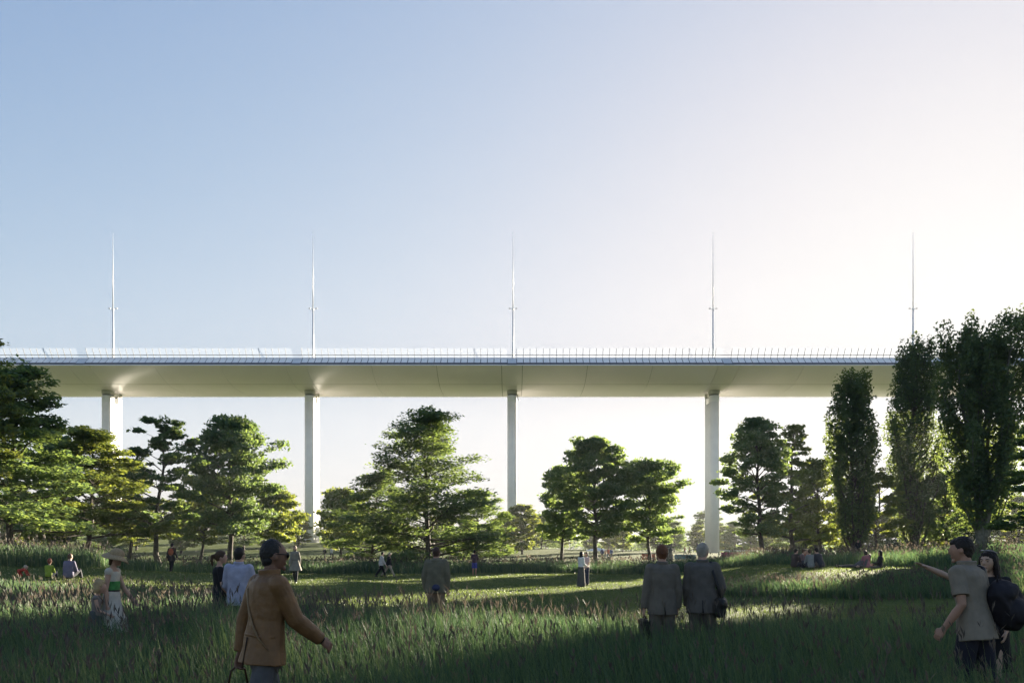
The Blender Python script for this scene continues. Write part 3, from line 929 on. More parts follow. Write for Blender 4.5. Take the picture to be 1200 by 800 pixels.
# --- picnic party on the right terrace
PG = 'picnic party on the right terrace'
spec = [
    ('picnicker in a dark brown jumper at the left end of the seated circle', 930.5, 37.9, -60, 1.70, (.055, .04, .035), HB, 'short'),
    ('picnicker in a grey mauve top, second from the left in the circle', 937, 38.7, -110, 1.68, (.15, .10, .10), HBR, 'short'),
    ('blond picnicker in a rust orange top in the seated circle', 943.5, 39.0, 178, 1.76, (.32, .10, .05), HBL, 'bob'),
    ('picnicker in a pale grey shirt with back to the meadow', 950.5, 37.0, 10, 1.66, (.19, .20, .19), HBR, 'short'),
    ('picnicker in a blue shirt facing the meadow', 956.5, 38.8, 160, 1.66, (.08, .11, .22), HB, 'short'),
    ('broad picnicker in a charcoal jacket at the right end of the circle', 962.5, 37.0, 30, 1.84, (.035, .037, .045), HB, 'short'),
    ('picnicker in a pink top sitting upright beside the reclining man', 1016, 37.4, 4, 1.66, (.30, .12, .13), HB, 'bob'),
]
for i, (lb, px, Y, hd, H, colr, hc_, ht) in enumerate(spec):
    person(lb, px, Y, hd, H, sit(lean=12 + 5 * (i % 3), hyaw=(-15, 10, 5, -10, 12, -20, 0)[i]), dict(type='x', name='top', col=colr, hem=-.09, inf=.028), dict(type='trousers', col=[(.05, .05, .06), (.03, .03, .04), (.12, .10, .08)][i % 3]), SK_LIGHT, dict(type=ht, col=hc_), i in (2, 6), .015, PG)
person('long haired picnicker in black sitting at the right end with legs stretched left', 1031, 37.4, 84, 1.68, sit(tl=(-.1, 1, .02), sl=(0, 1, -.06), tr=(.1, 1, .02), sr=(0, 1, -.06), lean=-4, uar=(.2, .2, -1), far=(-.1, .8, -.4)), dict(type='x', name='top', col=(.03, .027, .03), hem=-.08), dict(type='trousers', col=(.10, .085, .075)), SK_LIGHT, dict(type='long', col=HB, len=.28), True, .015, PG)
person('man reclining on the grass with legs stretched out to the left', 1004, 37.6, 88, 1.80, sit(tl=(-.1, 1, .08), sl=(0, 1, -.08), tr=(.1, 1, .06), sr=(0, 1, -.08), lean=-52, hpitch=-30, pelvis=.13, ual=(-.3, -.5, -.8), fal=(0, .5, -.8), uar=(.3, -.5, -.8), far=(0, .5, -.8)), dict(type='x', name='shirt', col=(.10, .09, .085), hem=-.08), dict(type='trousers', col=(.065, .06, .06)), SK_LIGHT, dict(type='short', col=HBR), False, .015, PG)
person('dark figure standing against the trunk of the leftmost poplar', 1005.5, 72.0, 170, 1.74, pose(), dict(type='x', name='jacket', col=(.02, .02, .024), hem=-.12), dict(type='trousers', col=BLACK), SK_MID, dict(type='short', col=HB), vox=.022)

# --- distant figures
far_spec = [
    ('far walker in a pale jacket, left of the pair below the second pier', 353.2, 178, -60, (.42, .38, .38), (.30, .28, .26)),
    ('far walker in a light grey coat, right of the pair below the second pier', 356.5, 180, -50, (.46, .44, .42), (.16, .15, .16)),
    ('far walker dressed in black left of the big spreading tree', 380.5, 128, 150, (.02, .02, .022), (.02, .02, .022)),
    ('far walker in a pale grey top and dark trousers left of the big spreading tree', 388.5, 128, 170, (.50, .50, .48), (.03, .03, .04)),
    ('far stroller in a white jacket right of the big spreading tree', 581.2, 126, -20, (.55, .55, .55), (.06, .06, .07)),
    ('far stroller in a mustard brown top right of the big spreading tree', 587.0, 126, 10, (.16, .11, .035), (.05, .045, .04)),
    ('lone far runner on the bright lawn right of the centre pier', 617.5, 168, -90, (.20, .09, .045), (.06, .05, .05)),
    ('far visitor in a navy top beside the white pavilion', 705.6, 132, 20, (.04, .05, .11), (.05, .05, .06)),
    ('far visitor in a pale yellow top in the pavilion group', 709.6, 134, -170, (.50, .42, .26), (.38, .36, .32)),
    ('far visitor in a red top in the pavilion group', 713.0, 133, 160, (.42, .10, .05), (.06, .07, .12)),
    ('far visitor in a blue jacket at the right of the pavilion group', 716.4, 132, -30, (.09, .12, .24), (.03, .03, .04)),
    ('far figure in a rust red coat left of the fourth pier', 802.5, 158, 120, (.22, .05, .035), (.05, .04, .04)),
    ('far figure in a brown coat nearer the fourth pier', 808.0, 158, -120, (.13, .05, .035), (.05, .04, .04)),
]
for i, (lb, px, Y, hd, a_, b_) in enumerate(far_spec):
    person(lb, px, Y, hd, 1.66 + .05 * (i % 4), walk((-1) ** i, .55 if 'runner' in lb else .28), dict(type='x', name='top', col=a_, hem=-.10, inf=.03), dict(type='trousers', col=b_), (SK_LIGHT, SK_MID)[i % 2], dict(type='short', col=(HB, HBR, HBL)[i % 3]), vox=.03)
# ------------------------------------------------------------------ the viaduct
YC = 200.5
SPAN = 50.0
via = empty('viaduct', (0, YC, 0))
tag(via, 'long white motorway viaduct with a curved steel underside on slender piers', 'bridge')


def smooth_profile(pts, sub=5):
    out = []
    n = len(pts)
    for i in range(n - 1):
        p0, p1, p2, p3 = pts[max(i - 1, 0)], pts[i], pts[i + 1], pts[min(i + 2, n - 1)]
        for k in range(sub):
            t = k / sub
            q = []
            for a in (0, 1):
                q.append(.5 * ((2 * p1[a]) + (-p0[a] + p2[a]) * t + (2 * p0[a] - 5 * p1[a] + 4 * p2[a] - p3[a]) * t * t + (-p0[a] + 3 * p1[a] - 3 * p2[a] + p3[a]) * t ** 3))
            out.append(tuple(q))
    out.append(pts[-1])
    return out


half = [(-15.5, 44.4), (-12.3, 42.85), (-8.0, 41.62), (-4.5, 41.25), (0, 41.15)]
prof = smooth_profile(half + [(-y, z) for y, z in half[-2::-1]])
hull = prof + [(15.5, 44.62), (13.2, 46.3), (-13.2, 46.3), (-15.5, 44.62)]
core = [(y * .985, z + .12) for y, z in prof] + [(12.6, 46.2), (-12.6, 46.2)]
XE = 300.0
bm = bmesh.new(); add_prism_x(bm, -XE, XE, core)
bm_obj('deck_core', bm, M['dark_gap'], via)
gap = .045
for k in range(-6, 6):
    x0 = SPAN * k
    cuts = [x0 - 2.4, x0 + 2.4] + [x0 + 2.4 + 15.066 * i for i in (1, 2, 3)]
    for a, b in zip(cuts[:-1], cuts[1:]):
        bm = bmesh.new()
        add_prism_x(bm, a + gap, b - gap, hull)
        o = bm_obj('deck_segment', bm, M['steel_white'], via)
        me = o.data
        # shade the curved soffit smoothly, keep ends flat
        for p in me.polygons:
            p.use_smooth = abs(p.normal.x) < .5
        me.set_sharp_from_angle(angle=math.radians(28))
bm = bmesh.new()
add_box(bm, -XE, XE, -8.05, -7.95, 41.595, 41.66)
bm_obj('weld_seam', bm, M['concrete_cap'], via)
bm = bmesh.new(); add_box(bm, -XE, XE, -11.2, 11.2, 46.3, 46.42); bm_obj('road_deck', bm, M['asphalt'], via)
for sgn in (-1, 1):
    bm = bmesh.new()
    add_prism_x(bm, -XE, XE, [(sgn * 11.3, 46.303), (sgn * 11.75, 46.303), (sgn * 11.65, 47.1), (sgn * 11.42, 47.1)])
    bm_obj('parapet', bm, M['concrete_white'], via)
    bm = bmesh.new()
    add_box(bm, -XE, XE, sgn * 13.75 - .05, sgn * 13.75 + .05, 47.18, 47.28)
    bm_obj('rail', bm, M['post'], via)

# slanted edge panels and glazed wind screens, each 1.54 m wide
PW = (SPAN - 2.2) / 31


def panel_bm(bm, x, sgn):
    a, b = x + .07, x + PW - .08
    pr = [(sgn * 15.62, 44.44), (sgn * 15.60, 44.38), (sgn * 13.18, 46.36), (sgn * 13.24, 46.50)]
    add_prism_x(bm, a, b, pr)


def screen_bm(bm, x, sgn):
    a, b = x + .07, x + PW - .07
    pr = [(sgn * 13.22, 46.72), (sgn * 14.50, 48.62), (sgn * 14.46, 48.65), (sgn * 13.18, 46.75)]
    add_prism_x(bm, a, b, pr, 0)
    pr = [(sgn * 13.10, 46.45), (sgn * 13.20, 46.42), (sgn * 14.50, 48.60), (sgn * 14.40, 48.66)]
    add_prism_x(bm, x - .035, x + .035, pr, 1)


def edge_material_index(o):
    pass


slots = []
for k in range(-6, 6):
    for i in range(31):
        slots.append(SPAN * k + 1.1 + i * PW)
slots.sort(key=lambda x: abs(x + PW / 2))
first_p = first_s = None
for sgn in (-1,):
    for x in slots[:100]:
        if first_p is None:
            bm = bmesh.new(); panel_bm(bm, 0, sgn); first_p = bm_obj('edge_panel', bm, M['panel'], via); first_p.location.x = x
            bm = bmesh.new(); screen_bm(bm, 0, sgn); first_s = bm_obj('wind_screen', bm, [M['glass'], M['post']], via); first_s.location.x = x
        else:
            for src in (first_p, first_s):
                c = src.copy(); COL.objects.link(c); c.parent = via; c.location.x = x
bp_, bs_ = bmesh.new(), bmesh.new()
for x in slots[100:]:
    panel_bm(bp_, x, -1); screen_bm(bs_, x, -1)
tag(bm_obj('edge_panels_beyond', bp_, M['panel'], via), kind='stuff')
tag(bm_obj('wind_screens_beyond', bs_, [M['glass'], M['post']], via), kind='stuff')
bp_, bs_ = bmesh.new(), bmesh.new()
for x in slots:
    panel_bm(bp_, x, 1); screen_bm(bs_, x, 1)
tag(bm_obj('back_edge_panels', bp_, M['panel'], via), kind='stuff')
tag(bm_obj('back_wind_screens', bs_, [M['glass'], M['post']], via), kind='stuff')
for sgn in (-1, 1):
    bm = bmesh.new()
    add_prism_x(bm, -XE, XE, [(sgn * 15.48, 44.66), (sgn * 15.50, 44.64), (sgn * 13.24, 46.32), (sgn * 13.20, 46.31)])
    bm_obj('panel_gap_shade', bm, M['dark_gap'], via)  # dark strip added to draw the shade in the gaps between edge panels
# blank panel over each pier
for k in range(-5, 6):
    for sgn in (-1, 1):
        bm = bmesh.new()
        add_prism_x(bm, SPAN * k - 1.02, SPAN * k + 1.02, [(sgn * 15.60, 44.50), (sgn * 15.55, 44.38), (sgn * 13.2, 46.34), (sgn * 13.26, 46.46)])
        bm_obj('pier_panel', bm, M['concrete_white'], via)


def stadium(w, L, n=10):
    """half width w, half length L (y), rounded ends"""
    pts = []
    for i in range(n + 1):
        a = PI * i / n
        pts.append((w * math.cos(a), (L - w * .6) + w * .6 * math.sin(a)))
    for i in range(n + 1):
        a = PI + PI * i / n
        pts.append((w * math.cos(a), -(L - w * .6) + w * .6 * math.sin(a)))
    return pts


def prism_z(bm, poly, z0, z1, dx=0, dy=0, mi=0):
    a = [bm.verts.new((x + dx, y + dy, z0)) for x, y in poly]
    b = [bm.verts.new((x + dx, y + dy, z1)) for x, y in poly]
    n = len(poly)
    for i in range(n):
        bm.faces.new((a[i], a[(i + 1) % n], b[(i + 1) % n], b[i])).material_index = mi
    bm.faces.new(a[::-1]).material_index = mi
    bm.faces.new(b).material_index = mi


WP, LP = 1.14, 3.35
for k in range(-5, 6):
    px_ = SPAN * k
    zb = gz(px_, YC) - 1.0
    bm = bmesh.new()
    prism_z(bm, stadium(WP, LP), zb, 38.3)
    o = bm_obj('pier', bm, M['concrete_white'], via, loc=(px_, 0, 0))
    for p in o.data.polygons: p.use_smooth = abs(p.normal.z) < .5
    for sgn in (-1, 1):
        # pedestal on each end of the shaft, slot between them
        end = [(x, y) for x, y in stadium(WP, LP) if y * sgn > LP - WP * .6 - .01]
        inner = LP - 2.25
        xs = sorted(end, key=lambda q: math.atan2(q[1] * sgn - (LP - WP * .6), q[0]))
        poly = [(q[0], q[1]) for q in xs] + [(-WP, sgn * inner), (WP, sgn * inner)]
        bm = bmesh.new(); prism_z(bm, poly, 38.302, 39.95); d = bm_obj('pier_head', bm, M['concrete_white'], o)
        bm = bmesh.new(); prism_z(bm, [(x * .88, y * .985) for x, y in poly], 39.952, 40.25); bm_obj('bearing', bm, M['bearing'], o)
        bm = bmesh.new()
        a = [bm.verts.new((x * 1.02, y * 1.0, 40.252)) for x, y in poly]; b = [bm.verts.new((x * 1.16, y * 1.05, 42.6)) for x, y in poly]
        n = len(poly)
        for i in range(n): bm.faces.new((a[i], a[(i + 1) % n], b[(i + 1) % n], b[i]))
        bm.faces.new(a[::-1]); bm.faces.new(b)
        bm_obj('saddle', bm, M['concrete_cap'], o)
    if k == 0:
        bm = bmesh.new()
        loft(bm, [V(1.0, -3.0, 40.3), V(1.35, -3.2, 39.9), V(1.45, -3.3, 39.2), V(1.75, -3.4, 38.6)], [.09] * 4, V(0, 1, 0), 8)
        bm_obj('drain_pipe', bm, M['bearing'], o, True)

# masts standing on the deck, one over each pier
ML = {-2: 'tapered white light mast on the viaduct, leftmost in view', -1: 'tapered white light mast above the second pier from the left', 0: 'tapered white light mast above the centre pier',
      1: 'tapered white light mast above the fourth pier from the left', 2: 'tapered white light mast at the right beside the tall poplars'}
proto = None


def tubez(bm, zr, n=12):
    loft(bm, [V(0, 0, z) for z, r in zr], [r for z, r in zr], V(1, 0, 0), n, cap=.2)


for k in range(-2, 3):
    if proto is None:
        proto = empty('light_mast', (0, 0, 0))
        bm = bmesh.new(); tubez(bm, [(0, .36), (.35, .36)]); add_box(bm, -.5, .5, -.5, .5, 0, .06); bm_obj('base_plate', bm, M['mast'], proto)
        bm = bmesh.new(); tubez(bm, [(.3, .29), (6, .26), (15.6, .19)]); bm_obj('lower_pole', bm, M['mast'], proto, True)
        bm = bmesh.new(); tubez(bm, [(15.6, .14), (25, .10), (34.6, .035)]); bm_obj('upper_pole', bm, M['mast'], proto, True)
        bm = bmesh.new(); tubez(bm, [(15.3, .28), (15.75, .28)])
        for a in (-1, 1):
            loft(bm, [V(a * .15, 0, 15.5), V(a * .75, 0, 15.75)], [.06, .05], V(0, 1, 0), 8)
        bm_obj('collar', bm, M['mast'], proto)
        for a in (-1, 1):
            bm = bmesh.new(); add_box(bm, a * .85 - .22, a * .85 + .22, -.16, .16, 15.70, 15.84); bm_obj('lamp_head', bm, M['bearing'], proto)
        o = proto
    else:
        o = proto.copy(); COL.objects.link(o)
        for ch in proto.children:
            c = ch.copy(); COL.objects.link(c); c.parent = o
    o.location = (SPAN * k + .25, YC, 46.425)
    tag(o, ML[k], 'light mast', 'light masts along the viaduct')

# ------------------------------------------------------------------ trees


def leaf_quads(rng, pos, size, up=.6, aspect=.5):
    """rhombic leaves at pos; up: share of upward-facing normals"""
    n = len(pos)
    nr = rng.normal(size=(n, 3)); nr /= np.linalg.norm(nr, axis=1)[:, None]
    nr = nr * (1 - up) + np.array([0, 0, up]); nr /= np.linalg.norm(nr, axis=1)[:, None]
    t = rng.normal(size=(n, 3)); t -= nr * (t * nr).sum(1)[:, None]; t /= np.linalg.norm(t, axis=1)[:, None]
    b = np.cross(nr, t)
    L = size * rng.uniform(.65, 1.3, n)[:, None]
    v = np.stack([pos - t * L * .5, pos + b * L * aspect * .5 + nr * L * .08, pos + t * L * .5, pos - b * L * aspect * .5 + nr * L * .08], 1)
    return v.reshape(-1, 3)


def np_tube(pts, rad, n=6):
    pts = np.asarray(pts, float); m = len(pts)
    t = np.gradient(pts, axis=0); t /= np.linalg.norm(t, axis=1)[:, None] + 1e-9
    ref = np.array([1., 0, 0]) if abs(t[0, 0]) < .8 else np.array([0, 1., 0])
    a = ref - t * (t @ ref)[:, None]; a /= np.linalg.norm(a, axis=1)[:, None]
    b = np.cross(t, a)
    ang = np.arange(n) * 2 * PI / n
    v = pts[:, None] + np.asarray(rad)[:, None, None] * (a[:, None] * np.cos(ang)[None, :, None] + b[:, None] * np.sin(ang)[None, :, None])
    q = []
    for i in range(m - 1):
        for k in range(n):
            q.append((i * n + k, i * n + (k + 1) % n, (i + 1) * n + (k + 1) % n, (i + 1) * n + k))
    return v.reshape(-1, 3), np.array(q)


def grow(kind, H, R, h0, seed, leaves=14145, leaf=0.36, stems=1, limbs=None):
    """trunk mesh data and leaf positions of one tree, base at the origin"""
    rng = np.random.default_rng(seed)
    tv, tq, off = [], [], 0

    def tube(p, r, n=6):
        nonlocal off
        v, q = np_tube(p, r, n); tv.append(v); tq.append(q + off); off += len(v)
    clumps = []     # centre, rx, rz, weight
    r0 = H * .017
    stem_list = []
    for sidx in range(stems):
        n = 9
        z = np.linspace(-.3, H * (.94 if stems == 1 else rng.uniform(.75, .95)), n)
        w = np.cumsum(rng.normal(0, .011 * H, (n, 2)), 0); w -= w[0]
        if stems > 1:
            a = 2 * PI * sidx / stems + rng.uniform(-.4, .4)
            sp = R * rng.uniform(.22, .6) * (z / H).clip(0) ** .75
            w = w + np.stack([np.cos(a) * sp, np.sin(a) * sp], 1)
        rad = r0 * (1 if stems == 1 else .62) * (1 - z.clip(0) / (H * 1.02)) ** .8 + .015
        rad[0] *= 1.5; rad[1] *= 1.08
        p = np.column_stack([w, z]); tube(p, rad, 9); stem_list.append((p, rad))
    nl = limbs or {'layered': 58, 'round': 60, 'poplar': 110, 'sparse': 30}[kind]
    for i in range(nl):
        P, rad = stem_list[i % stems]
        v = (i + rng.uniform(0, .9)) / nl
        z = H * (h0 + (.97 - h0) * v) * (1 if stems == 1 else .9)
        base = np.array([np.interp(z, P[:, 2], P[:, 0]), np.interp(z, P[:, 2], P[:, 1]), min(z, P[-1, 2])])
        br = max(.02, np.interp(z, P[:, 2], rad) * .55)
        az = i * 2.39996 + rng.uniform(-.5, .5)
        if kind == 'poplar':
            pr = math.sin(PI * (v * .80 + .11)) ** .6
            L = H * .20 * (1 - .45 * v); rise = math.radians(rng.uniform(62, 76))
            out = R * pr * rng.uniform(.55, 1.15)
        elif kind == 'round':
            pr = max(.05, math.sin(PI * (v * .80 + .17))) ** .8
            L = R * pr * rng.uniform(.6, 1.15); rise = math.radians(8 + 50 * v + rng.uniform(-8, 12))
        elif kind == 'sparse':
            pr = (1 - v) ** .55 * .9 + .25
            L = R * pr * rng.uniform(.6, 1.15); rise = math.radians(10 + 30 * v + rng.uniform(-8, 10))
        else:
            pr = (1 - v) ** .62 * .95 + .14
            L = R * pr * rng.uniform(.68, 1.18); rise = math.radians(6 + 38 * v + rng.uniform(-14, 16))
        d = np.array([math.cos(az), math.sin(az)])
        m = 7
        s_ = np.linspace(0, 1, m)
        if kind == 'poplar':
            # leaves the trunk outwards then turns up
            rr = out * (1 - (1 - s_) ** 2.2); zz = L * 1.15 * s_ ** 1.05
            px_ = base[0] + d[0] * rr; py_ = base[1] + d[1] * rr; pz_ = base[2] + zz - L * .35
        else:
            rr = L * math.cos(rise) * s_; zz = L * math.sin(rise) * s_ * (1.25 - .35 * s_)
            wob = np.cumsum(rng.normal(0, .02 * L, m)); wob -= wob[0]
            px_ = base[0] + d[0] * rr - d[1] * wob; py_ = base[1] + d[1] * rr + d[0] * wob; pz_ = base[2] + zz
        p = np.column_stack([px_, py_, pz_])
        tube(p, br * (1 - .9 * s_) * .8 + .006, 5)
        if kind == 'poplar':
            for s in (.35, .6, .8, 1.0):
                c = np.array([np.interp(s, s_, p[:, j]) for j in range(3)]) + rng.normal(0, .12, 3)
                clumps.append((c, R * .24 * rng.uniform(.55, 1.35), R * .46 * rng.uniform(.6, 1.4), 1.0))
            continue
        # side twigs
        nt = max(4, int(L / .5))
        for j in range(nt):
            s = rng.uniform(.22, 1.0) if j else 1.0
            c0 = np.array([np.interp(s, s_, p[:, q]) for q in range(3)])
            sidev = np.array([-d[1], d[0], 0]) * rng.choice([-1, 1]) * rng.uniform(.3, 1) + np.array([d[0], d[1], 0]) * .5 + np.array([0, 0, rng.uniform(-.05, .35)])
            tl = L * rng.uniform(.12, .34) * (1.15 - .5 * s) if j else .2
            c1 = c0 + sidev / np.linalg.norm(sidev) * tl
            tube(np.array([c0, (c0 + c1) / 2 + [0, 0, .06 * tl], c1]), np.array([br * .22, br * .14, .004]) + .003, 4)
            sc = R * rng.uniform(.10, .24) * (1.0 if kind != 'sparse' else .85)
            fl = {'layered': .42, 'round': .55, 'sparse': .42}[kind]
            clumps.append((c1, sc, sc * fl * rng.uniform(.8, 1.25), 1.0))
    if kind != 'poplar':   # leader
        P, rad = stem_list[0]
        for k in range(4):
            clumps.append((P[-1] + rng.normal(0, .16 * R * .5, 3) + [0, 0, .02 * H], R * .16, R * .12, .8))
    wts = np.array([c[1] ** 2 * c[3] for c in clumps]); wts /= wts.sum()
    cnt = rng.multinomial(leaves, wts)
    pos = []
    for (c, rx, rz, w), k in zip(clumps, cnt):
        q = rng.normal(size=(k, 3)); q /= np.linalg.norm(q, axis=1)[:, None] + 1e-9
        q *= rng.uniform(.25, 1, (k, 1)) ** .55
        q[:, 2] = np.where(q[:, 2] < 0, q[:, 2] * .6, q[:, 2])
        # ragged outline of each clump
        lob = 1 + .28 * np.sin(np.arctan2(q[:, 1], q[:, 0]) * rng.integers(3, 6) + rng.uniform(0, 6))
        q[:, :2] *= lob[:, None]
        pos.append(c + q * np.array([rx, rx, rz]))
    pos = np.concatenate(pos)
    up = {'layered': .62, 'round': .38, 'poplar': .15, 'sparse': .5}[kind]
    lv = leaf_quads(rng, pos, leaf, up, .55)
    rnd = rng.uniform(0, 1, len(pos)) * .7 + .3 * np.repeat(rng.uniform(0, 1, len(cnt)), cnt)
    return np.concatenate(tv), np.concatenate(tq), lv, rnd


def tree(kind, X, Y, ztop, R, h0, seed, label, mat='leaf_green', leaves=14145, leaf=0.36, name='broadleaf_tree', cat='tree', bark='bark', group=None, stems=1, limbs=None, rz=0):
    zb = gz(X, Y)
    H = ztop - zb
    tv, tq, lv, rnd = grow(kind, H, R, h0, seed, leaves, leaf, stems, limbs)
    root = empty(name, (X, Y, zb), rz)
    tag(root, label, cat, group)
    me = np_mesh('trunk', tv, tq, M[bark], smooth=True); link(bpy.data.objects.new('trunk', me), root)
    me = np_mesh('crown', lv, np.arange(len(lv)).reshape(-1, 4), M[mat], rnd)
    link(bpy.data.objects.new('crown', me), root)
    return root, H


def tree_px(kind, px, Y, top, wpx, basepx, seed, label, **kw):
    """px: trunk column, top: crown top row, wpx: crown half width in photo pixels, basepx: lowest foliage row"""
    X = px2x(px, Y); zt = py2z(top, Y); zb = gz(X, Y)
    h0 = max(.05, (py2z(basepx + 6, Y) - zb) / (zt - zb))
    return tree(kind, X, Y, zt, wpx * Y / F, h0, seed, label, **kw)


T = tree_px
# left grove
T('layered', 10, 50, 436, 84, 618, 11, 'tall dark spreading tree at the left edge behind the long grass', mat='leaf_green', leaves=22545, leaf=0.33)
T('round', -38, 44, 386, 62, 560, 12, 'tallest left tree, only a sunlit branch tip reaching into view above the viaduct rail', mat='leaf_light', leaves=10697, leaf=0.30)
T('layered', 100, 58, 505, 62, 625, 13, 'lower sunlit green tree in front of the leftmost pier', mat='leaf_light', leaves=22986, leaf=0.33)
T('sparse', 188, 67, 497, 52, 620, 14, 'slim open crowned tree with a visible dark trunk right of the leftmost pier', mat='leaf_green', leaves=9724, leaf=0.36)
T('round', 269, 74, 494, 60, 622, 15, 'dense rounded dark tree left of the second pier', mat='leaf_deep', leaves=22986, leaf=0.37)
T('layered', 150, 80, 545, 45, 628, 16, 'mid green tree filling the gap behind the slim open tree', mat='leaf_light', leaves=12377, leaf=0.39)
T('round', 330, 96, 578, 34, 630, 17, 'small pale green tree touching the left side of the second pier', mat='leaf_light', leaves=10608, leaf=0.41)
T('round', 235, 92, 560, 40, 632, 18, 'small sunlit tree half hidden between the slim and the rounded left trees', mat='leaf_light', leaves=10608, leaf=0.41)
T('round', 62, 63, 512, 46, 628, 19, 'dense mid green tree between the left edge tree and the leftmost pier', mat='leaf_green', leaves=16000, leaf=.33)
# centre
T('layered', 505, 72, 486, 84, 650, 21, 'big spreading tree with tiered branches left of the centre pier', mat='leaf_green', leaves=30060, leaf=0.34)
T('layered', 437, 80, 556, 52, 648, 22, 'lower tiered tree leaning against the left flank of the big spreading tree', mat='leaf_green', leaves=13261, leaf=0.37)
T('round', 400, 112, 579, 36, 638, 23, 'rounded light green tree right of the second pier', mat='leaf_light', leaves=10608, leaf=0.46)
T('layered', 560, 86, 578, 42, 650, 24, 'small tiered tree on the right flank of the big spreading tree', mat='leaf_green', leaves=8841, leaf=0.39)
# right of the centre pier
T('round', 657, 84, 552, 40, 628, 31, 'dense dark tree on the left of the trio right of the centre pier', mat='leaf_green', leaves=15030, leaf=0.37)
T('round', 698, 78, 515, 47, 626, 32, 'tallest dark tree in the trio right of the centre pier', mat='leaf_green', leaves=18565, leaf=0.36)
T('round', 761, 82, 544, 47, 630, 33, 'rounded tree on the right of the trio right of the centre pier', mat='leaf_green', leaves=15914, leaf=0.36)
# right of the fourth pier
T('round', 893, 84, 492, 46, 622, 41, 'leafy dark tree immediately right of the fourth pier', mat='leaf_green', leaves=16798, leaf=0.37)
T('sparse', 928, 92, 500, 40, 632, 42, 'light open tree between the fourth pier and the leftmost poplar', mat='leaf_light', leaves=8841, leaf=0.40)
T('round', 962, 98, 540, 38, 636, 43, 'low sunlit tree behind the left side of the leftmost poplar', mat='leaf_light', leaves=9724, leaf=0.41)
# poplars
T('poplar', 1003, 76, 447, 27, 634, 51, 'smallest and leftmost of the three dark poplars', mat='leaf_poplar', leaves=22986, leaf=0.30, name='poplar_tree', cat='poplar')
T('poplar', 1071, 96, 412, 29, 632, 52, 'middle of the three dark poplars, rising to the viaduct deck', mat='leaf_poplar', leaves=30060, leaf=0.33, name='poplar_tree', cat='poplar')
T('poplar', 1149, 66, 361, 38, 610, 53, 'tallest poplar with several pale stems in front of the sun', mat='leaf_poplar', leaves=40668, leaf=0.30, name='poplar_tree', cat='poplar', bark='bark_grey', stems=6, limbs=90)
T('sparse', 1027, 92, 556, 36, 625, 54, 'small gnarled sunlit tree between the left and middle poplars', mat='leaf_light', leaves=8841, leaf=0.39)
T('layered', 1228, 48, 480, 50, 625, 55, 'bluish green tree with drooping tiers at the right edge', mat='leaf_green', leaves=17682, leaf=0.30)
T('round', 1108, 98, 560, 40, 628, 56, 'dark bushy tree standing behind the gap of the middle and tallest poplars', mat='leaf_green', leaves=10608, leaf=0.41)
# far trees: three prototypes, copied
rng = np.random.default_rng(5)
protos = []
for i, (kd, sd) in enumerate((('round', 71), ('layered', 72), ('round', 73))):
    H, R = 11.0, (4.4, 5.0, 3.6)[i]
    tv, tq, lv, rnd = grow(kd, H, R, .08, sd, 11000, .52)
    protos.append((np_mesh('trunk', tv, tq, M['bark'], smooth=True), np_mesh('crown', lv, np.arange(len(lv)).reshape(-1, 4), M[('leaf_light', 'leaf_green', 'leaf_light')[i]], rnd)))
FAR = [
    # px, Y, top row
    (612, 150, 594, 0), (634, 190, 604, 1), (592, 165, 600, 2), (548, 180, 606, 0), (520, 150, 600, 2),
    (425, 185, 600, 1), (455, 170, 600, 0), (350, 170, 600, 2), (310, 160, 598, 0), (285, 150, 592, 1), (212, 140, 588, 2), (160, 150, 592, 0), (120, 135, 585, 1), (60, 140, 585, 0), (20, 130, 570, 2), (-30, 140, 575, 0),
    (730, 175, 606, 0), (790, 210, 612, 1), (818, 232, 616, 2), (850, 250, 618, 0), (862, 225, 612, 1), (880, 245, 616, 0), (905, 235, 608, 2), (930, 215, 606, 1), (945, 180, 598, 0), (985, 160, 590, 2), (1018, 150, 596, 0), (1050, 165, 592, 1), (1085, 150, 586, 2), (1120, 140, 584, 0), (1160, 150, 588, 1), (1195, 135, 582, 2), (1235, 130, 575, 0), (1290, 140, 570, 1),
    (660, 205, 612, 2), (690, 230, 616, 0), (760, 235, 616, 1), (475, 225, 612, 2), (395, 235, 612, 0), (330, 220, 608, 1), (250, 215, 606, 2), (180, 210, 604, 0), (90, 200, 600, 1), (-10, 190, 596, 2), (575, 240, 614, 1), (625, 250, 616, 0),
]
for k in range(9):     # a looser row just behind the piers
    FAR.append((385 + k * 64 + float(rng.uniform(-12, 12)), float(rng.uniform(218, 265)), float(rng.uniform(598, 614)), k % 3))
for k in range(26):     # the last row, closing the view under the deck
    FAR.append((-120 + k * 56 + float(rng.uniform(-14, 14)), float(rng.uniform(285, 330)), float(rng.uniform(618, 627)), k % 3))
for i, (px, Y, top, kd) in enumerate(FAR):
    X = px2x(px, Y); zb = gz(X, Y)
    sc = (py2z(top, Y) - zb) / 11.0
    side = 'left of the second pier' if px < 362 else 'between the second and centre piers' if px < 598 else 'between the centre and fourth piers' if px < 836 else 'right of the fourth pier'
    if Y < 270:
        lab = ('small light round crowned far tree ', 'small green tier branched far tree ', 'small light narrow crowned far tree ')[kd] + side
        grp = lab + 's'
    else:
        lab = 'tree of the hazy far row closing the view ' + side; grp = 'hazy far row ' + side
    root = empty('far_tree', (X, Y, zb), float(rng.uniform(0, 6.28)))
    root.scale = (sc * float(rng.uniform(.9, 1.35)),) * 2 + (sc,)
    tag(root, lab, 'tree', grp)
    for me, nm in zip(protos[kd], ('trunk', 'crown')):
        link(bpy.data.objects.new(nm, me), root)

